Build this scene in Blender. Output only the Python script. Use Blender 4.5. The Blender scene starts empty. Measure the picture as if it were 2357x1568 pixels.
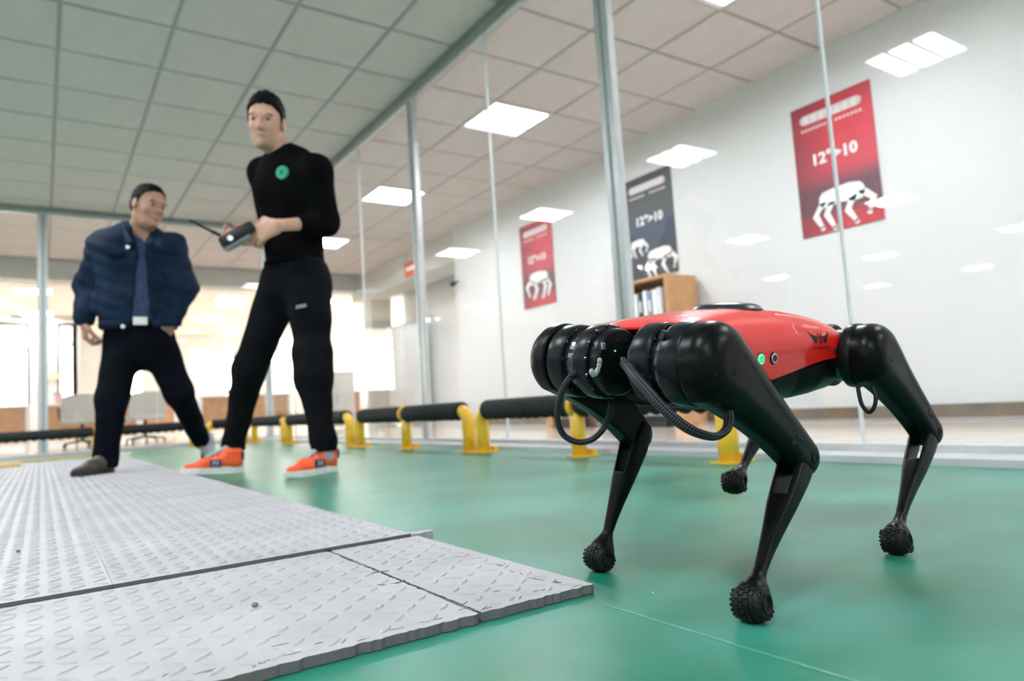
import bpy, bmesh, math, random
import numpy as np
from mathutils import Vector, Matrix
random.seed(7); np.random.seed(7)
SC = bpy.context.scene
COL = SC.collection
V = lambda *a: np.array(a, float)

# ---------------------------------------------------------------- camera
FPX, PITCH, ROLL, YAW = 1610.0, 0.0895, -0.0628, 0.5955
CAMZ, CEIL = 0.262, 2.742
_cy, _sy, _cp, _sp = math.cos(YAW), math.sin(YAW), math.cos(PITCH), math.sin(PITCH)
CF = V(_sy*_cp, _cy*_cp, _sp); _r = V(_cy, -_sy, 0); _u = np.cross(_r, CF)
CR = math.cos(ROLL)*_r + math.sin(ROLL)*_u
CU = -math.sin(ROLL)*_r + math.cos(ROLL)*_u
CC = V(0, 0, CAMZ)
cam = bpy.data.cameras.new('camera'); co = bpy.data.objects.new('camera', cam); COL.objects.link(co)
co.matrix_world = Matrix([[CR[0], CU[0], -CF[0], 0], [CR[1], CU[1], -CF[1], 0], [CR[2], CU[2], -CF[2], CAMZ], [0, 0, 0, 1]])
cam.sensor_fit = 'HORIZONTAL'; cam.sensor_width = 36.0; cam.lens = FPX*36/2357
cam.clip_start = 0.02; cam.clip_end = 200
cam.dof.use_dof = True; cam.dof.focus_distance = 0.93; cam.dof.aperture_fstop = 4.2
SC.camera = co
def ray(px, py): return CF + (px-1178.5)/FPX*CR + (784-py)/FPX*CU
def at(px, py, dep): return CC + ray(px, py)*dep           # a point seen at a pixel, at a real depth in metres
def onz(px, py, z=0.0):
    d = ray(px, py); return CC + d*((z-CAMZ)/d[2])
def onpl(px, py, P0, n):
    d = ray(px, py); return CC + d*(((P0-CC) @ n)/(d @ n))
def pix(P):
    P = np.asarray(P, float)-CC; z = P @ CF
    return 1178.5+FPX*(P @ CR)/z, 784-FPX*(P @ CU)/z, z

# ---------------------------------------------------------------- world, exposure
SC.view_settings.view_transform = 'Standard'; SC.view_settings.look = 'None'
SC.view_settings.gamma = 1.0; SC.view_settings.use_curve_mapping = False
SC.view_settings.exposure = 1.5
LAMP_POWER = 30.0
w = bpy.data.worlds.new('world'); SC.world = w; w.use_nodes = True
w.node_tree.nodes['Background'].inputs[0].default_value = (1.0, 0.97, 0.86, 1)
w.node_tree.nodes['Background'].inputs[1].default_value = 6.0

# ---------------------------------------------------------------- materials
def mat(name, col, rough=0.5, metal=0.0, emit=None, es=0.0, coat=0.0, spec=0.5, bump=None, noise=None, sheen=0.0):
    m = bpy.data.materials.new(name); m.use_nodes = True
    nt = m.node_tree; b = nt.nodes['Principled BSDF']
    b.inputs['Base Color'].default_value = (*col, 1); b.inputs['Roughness'].default_value = rough
    b.inputs['Metallic'].default_value = metal; b.inputs['Coat Weight'].default_value = coat
    b.inputs['Coat Roughness'].default_value = 0.05
    b.inputs['Specular IOR Level'].default_value = spec
    if sheen: b.inputs['Sheen Weight'].default_value = sheen
    if emit: b.inputs['Emission Color'].default_value = (*emit, 1); b.inputs['Emission Strength'].default_value = es
    tc = nt.nodes.new('ShaderNodeTexCoord')
    if bump:
        sc, st, dist = bump
        n = nt.nodes.new('ShaderNodeTexNoise'); n.inputs['Scale'].default_value = sc; n.inputs['Detail'].default_value = 4
        nt.links.new(tc.outputs['Object'], n.inputs['Vector'])
        bp = nt.nodes.new('ShaderNodeBump'); bp.inputs['Strength'].default_value = st; bp.inputs['Distance'].default_value = dist
        nt.links.new(n.outputs['Fac'], bp.inputs['Height']); nt.links.new(bp.outputs[0], b.inputs['Normal'])
    if noise:
        sc, c2, lo, hi = noise
        n = nt.nodes.new('ShaderNodeTexNoise'); n.inputs['Scale'].default_value = sc; n.inputs['Detail'].default_value = 5
        nt.links.new(tc.outputs['Object'], n.inputs['Vector'])
        r = nt.nodes.new('ShaderNodeMapRange'); r.inputs[1].default_value = lo; r.inputs[2].default_value = hi
        nt.links.new(n.outputs['Fac'], r.inputs[0])
        x = nt.nodes.new('ShaderNodeMix'); x.data_type = 'RGBA'
        x.inputs[6].default_value = (*col, 1); x.inputs[7].default_value = (*c2, 1)
        nt.links.new(r.outputs[0], x.inputs[0]); nt.links.new(x.outputs[2], b.inputs['Base Color'])
    return m
def srgb(r, g, b):
    f = lambda c: (c/255/12.92) if c/255 <= .04045 else ((c/255+.055)/1.055)**2.4
    return (f(r), f(g), f(b))

M = {}
M['ceil'] = mat('ceiling_tile', (.67, .605, .60), .9, bump=(60, .15, .004), noise=(9, (.63, .58, .57), .35, .65))
M['tbar'] = mat('ceiling_bar', (.36, .35, .345), .6)
M['white'] = mat('wall_white', (.70, .70, .70), .5, noise=(.8, (.685, .685, .69), .4, .6))
M['warm'] = mat('wall_warm', (.80, .70, .62), .7, noise=(.9, (.78, .68, .60), .4, .6))
M['beam'] = mat('beam_grey', (.62, .62, .60), .7, noise=(2, (.59, .59, .57), .4, .6))
M['alu'] = mat('aluminium', (.66, .67, .69), .35, .35, noise=(14, (.62, .63, .65), .4, .6))
M['rail'] = mat('rail_grey', (.36, .35, .35), .4, .3, noise=(14, (.33, .32, .32), .4, .6))
M['silicone'] = mat('clear_joint', (.72, .75, .78), .3)
M['curb'] = mat('curb_grey', (.60, .60, .62), .35, noise=(6, (.54, .54, .56), .35, .65))
M['base'] = mat('skirting_stone', (.24, .17, .12), .35, noise=(5, (.16, .12, .09), .35, .65))
M['yellow'] = mat('yellow_paint', (.93, .54, .03), .28, coat=.4, noise=(20, (.86, .47, .025), .45, .7))
M['foam'] = mat('black_foam', (.018, .018, .019), .8, spec=.25, bump=(180, .35, .002), noise=(60, (.028, .028, .030), .4, .6))
M['frame'] = mat('lamp_frame', (.85, .85, .85), .4)
M['louvre'] = mat('lamp_louvre', (.75, .75, .77), .25, .6)
M['lamp'] = mat('lamp_tube', (.9, .9, .9), .5, emit=(.93, .96, 1.0), es=LAMP_POWER)
M['wood'] = mat('wood_veneer', (.52, .27, .12), .42, noise=(7, (.60, .34, .17), .35, .65))
M['woodlight'] = mat('pale_timber', (.68, .50, .26), .5, noise=(12, (.60, .42, .20), .35, .65))
M['black'] = mat('black_plastic', (.003, .0031, .0035), .33, spec=.11, bump=(900, .10, .0004), noise=(40, (.005, .0052, .006), .4, .7))
M['blackrub'] = mat('black_rubber', (.006, .006, .0062), .5, spec=.25, bump=(500, .3, .0006))
M['blackmetal'] = mat('black_anodised', (.006, .0062, .008), .30, 0, spec=.18, noise=(30, (.008, .0083, .011), .4, .7))
M['steel'] = mat('steel', (.55, .55, .56), .25, 1.0)
M['darksteel'] = mat('dark_steel', (.10, .10, .11), .25, .9)
M['dome'] = mat('dome_glass', (.02, .02, .022), .30, spec=.6)
M['skin'] = mat('skin', (.62, .36, .26), .5, noise=(25, (.55, .29, .20), .4, .7))
M['skin2'] = mat('skin_tanned', (.47, .25, .17), .5, noise=(25, (.40, .20, .135), .4, .7))
M['hair'] = mat('black_hair', (.004, .0035, .0035), .6, spec=.12, bump=(160, .7, .004))
M['shirt'] = mat('black_knit', (.0035, .0035, .0042), .9, spec=.04, bump=(300, .4, .002), noise=(9, (.0055, .0055, .0065), .4, .7))
M['trouser'] = mat('black_jersey', (.0055, .0058, .0072), .85, spec=.05, bump=(260, .35, .002), noise=(7, (.009, .0095, .012), .4, .7))
M['jeans'] = mat('dark_jeans', (.0035, .004, .007), .85, spec=.05, bump=(300, .4, .002), noise=(8, (.006, .0075, .013), .4, .7))
M['jacket'] = mat('navy_jacket', (.0065, .015, .036), .7, spec=.12, bump=(220, .4, .002), noise=(10, (.012, .028, .062), .4, .7))
M['check'] = mat('blue_shirt', (.035, .052, .12), .8, spec=.2, noise=(60, (.055, .08, .16), .4, .6))
M['orange'] = mat('orange_suede', (.93, .115, .025), .6, bump=(250, .4, .001), noise=(30, (.85, .09, .02), .4, .7))
M['sole'] = mat('white_sole', (.78, .76, .74), .6, noise=(30, (.70, .68, .66), .4, .7))
M['navy'] = mat('navy_patch', (.05, .05, .11), .6)
M['grey'] = mat('grey_fabric', (.42, .42, .44), .7, noise=(30, (.36, .36, .38), .4, .7))
M['brown'] = mat('brown_leather', (.065, .048, .038), .5, noise=(30, (.045, .033, .026), .4, .7))
M['silver'] = mat('silver', (.65, .65, .63), .3, .8)
M['orangep'] = mat('orange_plastic', (.90, .12, .03), .35)
M['dgrey'] = mat('dark_grey_plastic', (.022, .022, .024), .4, spec=.3)
M['chair'] = mat('pale_mesh', (.60, .60, .56), .7, noise=(90, (.50, .50, .46), .4, .6))
M['printw'] = mat('print_white', (.88, .88, .88), .5)
M['printb'] = mat('print_black', (.012, .010, .012), .4, spec=.2)
M['printg'] = mat('print_grey', (.70, .60, .61), .5)
M['green'] = mat('green_patch', (.03, .36, .22), .6)
M['eyew'] = mat('eye_white', (.40, .36, .34), .4, spec=.2)
M['led'] = mat('green_led', (.0, .3, .0), .4, emit=(.05, 1, .1), es=3)
M['btn'] = mat('button_glow', (.05, .55, .25), .3, emit=(.05, .9, .35), es=.35)
M['stone'] = mat('pebble_stone', (.22, .20, .16), .8, bump=(300, .8, .002), noise=(200, (.12, .11, .09), .4, .6))
M['glue'] = mat('clear_glue', (.45, .45, .44), .3)
M['redsign'] = mat('red_sign', (.75, .10, .05), .5)
M['yellowsign'] = mat('yellow_sign', (.95, .68, .15), .5)

def nodes_of(m): return m.node_tree, m.node_tree.nodes, m.node_tree.links
# floor: green epoxy paint under a glossy coat, mottled and slightly wavy
def make_floor_mat():
    m = mat('green_epoxy', (.03, .27, .19), .3, coat=.28, spec=.24); nt, N, K = nodes_of(m); b = N['Principled BSDF']
    b.inputs['Coat Roughness'].default_value = .33
    tc = N.new('ShaderNodeTexCoord')
    n1 = N.new('ShaderNodeTexNoise'); n1.inputs['Scale'].default_value = 3.0; n1.inputs['Detail'].default_value = 3; n1.inputs['Roughness'].default_value = .5
    K.new(tc.outputs['Object'], n1.inputs['Vector'])
    cr = N.new('ShaderNodeValToRGB'); cr.color_ramp.elements[0].position = .36; cr.color_ramp.elements[1].position = .64
    cr.color_ramp.elements[0].color = (.003, .165, .092, 1); cr.color_ramp.elements[1].color = (.042, .265, .195, 1)
    K.new(n1.outputs['Fac'], cr.inputs[0])
    n2 = N.new('ShaderNodeTexNoise'); n2.inputs['Scale'].default_value = 26; n2.inputs['Detail'].default_value = 5
    K.new(tc.outputs['Object'], n2.inputs['Vector'])
    mx = N.new('ShaderNodeMix'); mx.data_type = 'RGBA'; mx.blend_type = 'MULTIPLY'; mx.inputs[0].default_value = .12
    K.new(cr.outputs[0], mx.inputs[6]); K.new(n2.outputs['Color'], mx.inputs[7]); K.new(mx.outputs[2], b.inputs['Base Color'])
    r = N.new('ShaderNodeMapRange'); r.inputs[3].default_value = .32; r.inputs[4].default_value = .42
    K.new(n1.outputs['Fac'], r.inputs[0]); K.new(r.outputs[0], b.inputs['Roughness'])
    n3 = N.new('ShaderNodeTexNoise'); n3.inputs['Scale'].default_value = 14; K.new(tc.outputs['Object'], n3.inputs['Vector'])
    bp = N.new('ShaderNodeBump'); bp.inputs['Strength'].default_value = .05; bp.inputs['Distance'].default_value = .003
    K.new(n3.outputs['Fac'], bp.inputs['Height']); K.new(bp.outputs[0], b.inputs['Normal']); K.new(bp.outputs[0], b.inputs['Coat Normal'])
    return m
M['floor'] = make_floor_mat()
def make_tile_floor():
    m = mat('beige_floor_tiles', (.62, .50, .40), .12); nt, N, K = nodes_of(m); b = N['Principled BSDF']
    tc = N.new('ShaderNodeTexCoord'); br = N.new('ShaderNodeTexBrick'); br.offset = 0
    br.inputs['Color1'].default_value = (.66, .55, .46, 1); br.inputs['Color2'].default_value = (.60, .50, .41, 1); br.inputs['Mortar'].default_value = (.42, .36, .31, 1)
    br.inputs['Scale'].default_value = 1; br.inputs['Mortar Size'].default_value = .004; br.inputs['Brick Width'].default_value = .8; br.inputs['Row Height'].default_value = .8
    K.new(tc.outputs['Object'], br.inputs['Vector']); K.new(br.outputs['Color'], b.inputs['Base Color'])
    return m
M['tiles'] = make_tile_floor()
def make_mat_mat():
    m = mat('grey_foam', (.40, .39, .41), .62); nt, N, K = nodes_of(m); b = N['Principled BSDF']
    tc = N.new('ShaderNodeTexCoord')
    n = N.new('ShaderNodeTexNoise'); n.inputs['Scale'].default_value = 5; n.inputs['Detail'].default_value = 6
    K.new(tc.outputs['Object'], n.inputs['Vector'])
    cr = N.new('ShaderNodeValToRGB'); cr.color_ramp.elements[0].position = .3; cr.color_ramp.elements[1].position = .7
    cr.color_ramp.elements[0].color = (.36, .35, .37, 1); cr.color_ramp.elements[1].color = (.45, .44, .46, 1)
    K.new(n.outputs['Fac'], cr.inputs[0]); K.new(cr.outputs[0], b.inputs['Base Color'])
    wv = N.new('ShaderNodeTexWave'); wv.inputs['Scale'].default_value = 130; wv.bands_direction = 'DIAGONAL'
    K.new(tc.outputs['Object'], wv.inputs['Vector'])
    bp = N.new('ShaderNodeBump'); bp.inputs['Strength'].default_value = .25; bp.inputs['Distance'].default_value = .0006
    K.new(wv.outputs['Fac'], bp.inputs['Height']); K.new(bp.outputs[0], b.inputs['Normal'])
    return m
M['mat'] = make_mat_mat()
M['matedge'] = mat('grey_foam_cut', (.14, .135, .135), .85, bump=(400, .4, .001))
def make_glass():
    m = bpy.data.materials.new('partition_glass'); m.use_nodes = True; nt, N, K = nodes_of(m)
    for n in list(N): N.remove(n)
    o = N.new('ShaderNodeOutputMaterial'); t = N.new('ShaderNodeBsdfTransparent'); t.inputs[0].default_value = (.985, .995, .99, 1)
    g = N.new('ShaderNodeBsdfGlossy'); g.inputs['Roughness'].default_value = 0.0
    ge = N.new('ShaderNodeNewGeometry'); dt = N.new('ShaderNodeVectorMath'); dt.operation = 'DOT_PRODUCT'
    K.new(ge.outputs['Normal'], dt.inputs[0]); K.new(ge.outputs['Incoming'], dt.inputs[1])
    def mth(op, *ins):       # Schlick reflectance, the same from either side of the pane
        n = N.new('ShaderNodeMath'); n.operation = op
        for i_, v in enumerate(ins):
            if isinstance(v, (int, float)): n.inputs[i_].default_value = v
            else: K.new(v, n.inputs[i_])
        return n.outputs[0]
    c = mth('ABSOLUTE', dt.outputs['Value']); f = mth('MULTIPLY_ADD', mth('POWER', mth('SUBTRACT', 1.0, c), 5.0), .96, .04)
    mx = N.new('ShaderNodeMixShader'); K.new(f, mx.inputs[0]); K.new(t.outputs[0], mx.inputs[1]); K.new(g.outputs[0], mx.inputs[2])
    K.new(mx.outputs[0], o.inputs[0]); return m
M['glass'] = make_glass()
def make_shell_red():
    m = mat('red_shell', (.80, .008, .006), .35, coat=.55, spec=.3); nt, N, K = nodes_of(m); b = N['Principled BSDF']
    b.inputs['Coat Roughness'].default_value = .04
    tc = N.new('ShaderNodeTexCoord'); n = N.new('ShaderNodeTexNoise'); n.inputs['Scale'].default_value = 18; n.inputs['Detail'].default_value = 8
    n.inputs['Distortion'].default_value = 2.0
    K.new(tc.outputs['Object'], n.inputs['Vector'])
    cr = N.new('ShaderNodeValToRGB'); cr.color_ramp.elements[0].position = .73; cr.color_ramp.elements[1].position = .76
    cr.color_ramp.elements[0].color = (.82, .010, .007, 1); cr.color_ramp.elements[1].color = (.88, .35, .3, 1)
    K.new(n.outputs['Fac'], cr.inputs[0]); K.new(cr.outputs[0], b.inputs['Base Color'])
    return m
M['red'] = make_shell_red()
def make_thigh_mat():
    m = mat('scuffed_black_plastic', (.003, .0031, .0035), .30, spec=.13); nt, N, K = nodes_of(m); b = N['Principled BSDF']
    tc = N.new('ShaderNodeTexCoord'); n = N.new('ShaderNodeTexNoise'); n.inputs['Scale'].default_value = 55; n.inputs['Detail'].default_value = 10
    K.new(tc.outputs['Object'], n.inputs['Vector'])
    cr = N.new('ShaderNodeValToRGB'); cr.color_ramp.elements[0].position = .69; cr.color_ramp.elements[1].position = .74
    cr.color_ramp.elements[0].color = (.0035, .0036, .004, 1); cr.color_ramp.elements[1].color = (.05, .055, .055, 1)
    K.new(n.outputs['Fac'], cr.inputs[0]); K.new(cr.outputs[0], b.inputs['Base Color'])
    n2 = N.new('ShaderNodeTexNoise'); n2.inputs['Scale'].default_value = 900; K.new(tc.outputs['Object'], n2.inputs['Vector'])
    bp = N.new('ShaderNodeBump'); bp.inputs['Strength'].default_value = .12; bp.inputs['Distance'].default_value = .0004
    K.new(n2.outputs['Fac'], bp.inputs['Height']); K.new(bp.outputs[0], b.inputs['Normal'])
    return m
M['thigh'] = make_thigh_mat()
def make_braid():
    m = mat('braided_sleeve', (.006, .006, .008), .5, spec=.2); nt, N, K = nodes_of(m); b = N['Principled BSDF']
    uv = N.new('ShaderNodeUVMap'); mp = N.new('ShaderNodeMapping'); mp.inputs['Rotation'].default_value = (0, 0, .785)
    K.new(uv.outputs[0], mp.inputs[0]); ck = N.new('ShaderNodeTexChecker'); ck.inputs['Scale'].default_value = 1.0
    ck.inputs['Color1'].default_value = (.003, .003, .004, 1); ck.inputs['Color2'].default_value = (.055, .055, .068, 1)
    K.new(mp.outputs[0], ck.inputs[0]); K.new(ck.outputs['Color'], b.inputs['Base Color'])
    bp = N.new('ShaderNodeBump'); bp.inputs['Strength'].default_value = .6; bp.inputs['Distance'].default_value = .0006
    K.new(ck.outputs['Fac'], bp.inputs['Height']); K.new(bp.outputs[0], b.inputs['Normal'])
    return m
M['braid'] = make_braid()
def make_poster(name, red):
    m = mat(name, (.5, .02, .04), .5); nt, N, K = nodes_of(m); b = N['Principled BSDF']
    tc = N.new('ShaderNodeTexCoord'); sp = N.new('ShaderNodeSeparateXYZ'); K.new(tc.outputs['Object'], sp.inputs[0])
    mr = N.new('ShaderNodeMapRange'); mr.inputs[1].default_value = -.5; mr.inputs[2].default_value = .5; K.new(sp.outputs['Z'], mr.inputs[0])
    cr = N.new('ShaderNodeValToRGB'); cr.color_ramp.interpolation = 'EASE'
    E = cr.color_ramp.elements
    if red:
        stops = [(0, (.52, .05, .075)), (.10, (.45, .05, .07)), (.17, (.16, .07, .09)), (.30, (.14, .07, .10)), (.48, (.55, .06, .09)), (.8, (.60, .035, .06)), (1, (.42, .02, .035))]
    else:
        stops = [(0, (.055, .055, .065)), (.2, (.06, .062, .075)), (.42, (.045, .06, .10)), (.7, (.07, .075, .08)), (1, (.04, .042, .045))]
    E[0].position, E[0].color = stops[0][0], (*stops[0][1], 1); E[1].position, E[1].color = stops[-1][0], (*stops[-1][1], 1)
    for p, c in stops[1:-1]:
        e = E.new(p); e.color = (*c, 1)
    K.new(mr.outputs[0], cr.inputs[0])
    if red:
        m2 = N.new('ShaderNodeMapRange'); m2.inputs[1].default_value = .30; m2.inputs[2].default_value = -.05; m2.inputs[3].default_value = .65; m2.inputs[4].default_value = 0
        K.new(sp.outputs['Y'], m2.inputs[0])
        mx = N.new('ShaderNodeMix'); mx.data_type = 'RGBA'; mx.inputs[7].default_value = (.12, .02, .035, 1)
        K.new(m2.outputs[0], mx.inputs[0]); K.new(cr.outputs[0], mx.inputs[6]); K.new(mx.outputs[2], b.inputs['Base Color'])
    else: K.new(cr.outputs[0], b.inputs['Base Color'])
    return m
M['posterR'] = make_poster('poster_red_print', True); M['posterK'] = make_poster('poster_dark_print', False)

# ---------------------------------------------------------------- object helpers
def tag(o, label=None, cat=None, group=None, kind=None):
    if label: o['label'] = label
    if cat: o['category'] = cat
    if group: o['group'] = group
    if kind: o['kind'] = kind
    return o
def thing(name, loc, label=None, cat=None, group=None, kind=None):
    o = bpy.data.objects.new(name, None); o.empty_display_size = .1; COL.objects.link(o); o.location = tuple(loc)
    return tag(o, label, cat, group, kind)
def base_of(p):
    b = V(0, 0, 0)
    while p is not None: b = b+np.array(p.location); p = p.parent
    return b
def mesh(name, vs, fs, m, parent=None, smooth=False, loc=None, uv=None):
    """vs in world coordinates; the mesh is stored relative to its parent chain (or loc)."""
    vs = np.asarray(vs, float).reshape(-1, 3)
    off = base_of(parent) if parent is not None else V(0, 0, 0)
    if loc is not None: vs = vs-(np.asarray(loc, float))
    else: vs = vs-off
    me = bpy.data.meshes.new(name); me.from_pydata(vs.tolist(), [], [tuple(int(i) for i in f) for f in fs])
    mats = m if isinstance(m, (list, tuple)) else [m]
    for x in mats: me.materials.append(x)
    if smooth: me.polygons.foreach_set('use_smooth', [True]*len(me.polygons))
    if uv is not None:
        l = me.uv_layers.new(name='UVMap'); idx = np.zeros(len(me.loops), dtype=np.int32); me.loops.foreach_get('vertex_index', idx)
        l.data.foreach_set('uv', np.asarray(uv)[idx].ravel())
    me.update()
    o = bpy.data.objects.new(name, me); COL.objects.link(o)
    if parent is not None: o.parent = parent
    if loc is not None: o.location = tuple(np.asarray(loc, float)-off)
    return o
class MB:
    def __init__(s): s.v = []; s.f = []; s.n = 0
    def add(s, v, f):
        v = np.asarray(v, float).reshape(-1, 3)
        s.v.append(v); s.f += [tuple(int(i)+s.n for i in q) for q in f]; s.n += len(v); return s
    def box(s, a, b, bev=0.0):
        a = np.minimum(a, b).astype(float) if True else a; b2 = np.maximum(a, b)
        return s.obox((np.asarray(a)+b2)/2, np.eye(3), (b2-a)/2, bev)
    def obox(s, c, R, h, bev=0.0):
        R = np.asarray(R, float); h = np.asarray(h, float); c = np.asarray(c, float)
        bm = bmesh.new(); bmesh.ops.create_cube(bm, size=2)
        for v in bm.verts: v.co = Vector((v.co.x*h[0], v.co.y*h[1], v.co.z*h[2]))
        if bev > 0: bmesh.ops.bevel(bm, geom=list(bm.edges), offset=min(bev, min(h)*.9), segments=2, affect='EDGES', profile=.5)
        bm.verts.index_update()
        vs = np.array([v.co for v in bm.verts]); fs = [[v.index for v in f.verts] for f in bm.faces]; bm.free()
        return s.add(c+vs @ R, fs)
    def lathe(s, c, ax, prof, n=32, ref=None, caps=True):
        """prof: list of (t along axis, radius)"""
        ax = np.asarray(ax, float)/np.linalg.norm(ax); ref = V(0, 0, 1) if ref is None else np.asarray(ref, float)
        if abs(ax @ ref) > .95: ref = V(1, 0, 0)
        u = ref-(ref @ ax)*ax; u /= np.linalg.norm(u); w_ = np.cross(ax, u)
        a = np.arange(n)*2*math.pi/n; ring = np.cos(a)[:, None]*u+np.sin(a)[:, None]*w_
        vs = np.concatenate([np.asarray(c)+t*ax+r*ring for t, r in prof])
        fs = []
        for k in range(len(prof)-1):
            for i in range(n):
                j = (i+1) % n; fs.append((k*n+i, k*n+j, (k+1)*n+j, (k+1)*n+i))
        if caps: fs.append(tuple(range(n))[::-1]); fs.append(tuple((len(prof)-1)*n+i for i in range(n)))
        return s.add(vs, fs)
    def cyl(s, a, b, r, r2=None, n=16):
        a = np.asarray(a, float); b = np.asarray(b, float); L_ = np.linalg.norm(b-a)
        return s.lathe(a, (b-a)/L_, [(0, r), (L_, r if r2 is None else r2)], n)
    def build(s, name, m, parent=None, smooth=False, loc=None):
        return mesh(name, np.concatenate(s.v), s.f, m, parent, smooth, loc)
def autosmooth(o, ang=35):
    me = o.data
    me.polygons.foreach_set('use_smooth', [True]*len(me.polygons))
    bm = bmesh.new(); bm.from_mesh(me)
    for e in bm.edges:
        if len(e.link_faces) == 2 and e.calc_face_angle(0) > math.radians(ang): e.smooth = False
    bm.to_mesh(me); bm.free(); return o
def catmull(P, n=8):
    P = [np.asarray(p, float) for p in P]; P = [2*P[0]-P[1]]+P+[2*P[-1]-P[-2]]; out = []
    for i in range(1, len(P)-2):
        for k in range(n):
            t = k/n; a, b, c, d = P[i-1], P[i], P[i+1], P[i+2]
            out.append(.5*((2*b)+(-a+c)*t+(2*a-5*b+4*c-d)*t*t+(-a+3*b-3*c+d)*t**3))
    out.append(P[-2]); return np.array(out)
def tube(path, r, n=12, flat=None, fn=None):
    """returns vs, fs, uv; r float or per-point; flat=(dir, factor) widens cross section along dir"""
    path = np.asarray(path, float); m = len(path); r = np.full(m, r) if np.isscalar(r) else np.asarray(r)
    T = np.gradient(path, axis=0); T /= np.linalg.norm(T, axis=1)[:, None]
    u = np.cross(T[0], V(0, 0, 1)) if abs(T[0][2]) < .9 else np.cross(T[0], V(1, 0, 0)); u /= np.linalg.norm(u)
    vs = []; uv = []; dist = 0; a = np.arange(n)*2*math.pi/n
    for i in range(m):
        u = u-(u @ T[i])*T[i]; u /= np.linalg.norm(u); w_ = np.cross(T[i], u)
        if i: dist += np.linalg.norm(path[i]-path[i-1])
        ring = np.cos(a)[:, None]*u+np.sin(a)[:, None]*w_
        if flat is not None:
            d = flat[0]-(flat[0] @ T[i])*T[i]; d /= np.linalg.norm(d)+1e-9
            ring = ring+(flat[1]-1)*(ring @ d)[:, None]*d
        vs.append(path[i]+ring*r[i])
        uv += [(k/n*12, dist*420) for k in range(n)]
    fs = [(i*n+k, i*n+(k+1) % n, (i+1)*n+(k+1) % n, (i+1)*n+k) for i in range(m-1) for k in range(n)]
    fs.append(tuple(range(n))[::-1]); fs.append(tuple((m-1)*n+k for k in range(n)))
    return np.concatenate(vs), fs, uv
def prism(pts2, to3, d0, d1):
    """extrude polygon pts2; to3(p, d) -> world"""
    n = len(pts2); vs = [to3(p, d0) for p in pts2]+[to3(p, d1) for p in pts2]
    fs = [tuple(range(n))[::-1], tuple(range(n, 2*n))]+[(i, (i+1) % n, n+(i+1) % n, n+i) for i in range(n)]
    return vs, fs
def text_mesh(s, size, bold=0.0):
    cu = bpy.data.curves.new('t', 'FONT'); cu.body = s; cu.size = size; cu.align_x = 'CENTER'; cu.align_y = 'CENTER'; cu.resolution_u = 2; cu.offset = bold
    o = bpy.data.objects.new('t', cu); COL.objects.link(o)
    dg = bpy.context.evaluated_depsgraph_get(); me = o.evaluated_get(dg).to_mesh()
    vs = np.array([v.co for v in me.vertices]); fs = [tuple(p.vertices) for p in me.polygons]
    o.evaluated_get(dg).to_mesh_clear(); bpy.data.objects.remove(o); bpy.data.curves.remove(cu)
    return vs, fs

# ---------------------------------------------------------------- implicit surfaces (smooth bodies)
def nrm(v): v = np.asarray(v, float); return v/np.linalg.norm(v)
def p_cone(a, b, ra, rb, k=.02, sq=None):
    return dict(t='cone', a=np.asarray(a, float), b=np.asarray(b, float), ra=ra, rb=rb, k=k, sq=sq)
def p_ell(c, R, r, k=.02, cut=False):
    return dict(t='ell', c=np.asarray(c, float), R=np.asarray(R, float), r=np.asarray(r, float), k=k, cut=cut)
def p_fn(f, lo, hi, k=.0, cut=False): return dict(t='fn', f=f, lo=np.asarray(lo, float), hi=np.asarray(hi, float), k=k, cut=cut)
def p_bounds(p):
    if p['t'] == 'cone':
        m = max(p['ra'], p['rb'])*(max(1, p['sq'][1]) if p['sq'] else 1)
        return np.minimum(p['a'], p['b'])-m, np.maximum(p['a'], p['b'])+m
    if p['t'] == 'ell': m = max(p['r']); return p['c']-m, p['c']+m
    return p['lo'], p['hi']
def p_eval(p, X):
    if p['t'] == 'cone':
        ba = p['b']-p['a']; L2 = ba @ ba; pa = X-p['a']; t = np.clip((pa @ ba)/L2, 0, 1)
        v = pa-t[..., None]*ba; q = (v*v).sum(-1)
        if p['sq']:
            n, s = p['sq']; vn = v @ n; q = q+vn*vn*(1/s**2-1)
        return np.sqrt(q)-(p['ra']+(p['rb']-p['ra'])*t)
    if p['t'] == 'ell':
        q = (X-p['c']) @ p['R'].T; a = q/p['r']; k0 = np.sqrt((a*a).sum(-1)); b = a/p['r']; k1 = np.sqrt((b*b).sum(-1))+1e-9
        return k0*(k0-1)/k1
    return p['f'](X)
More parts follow.
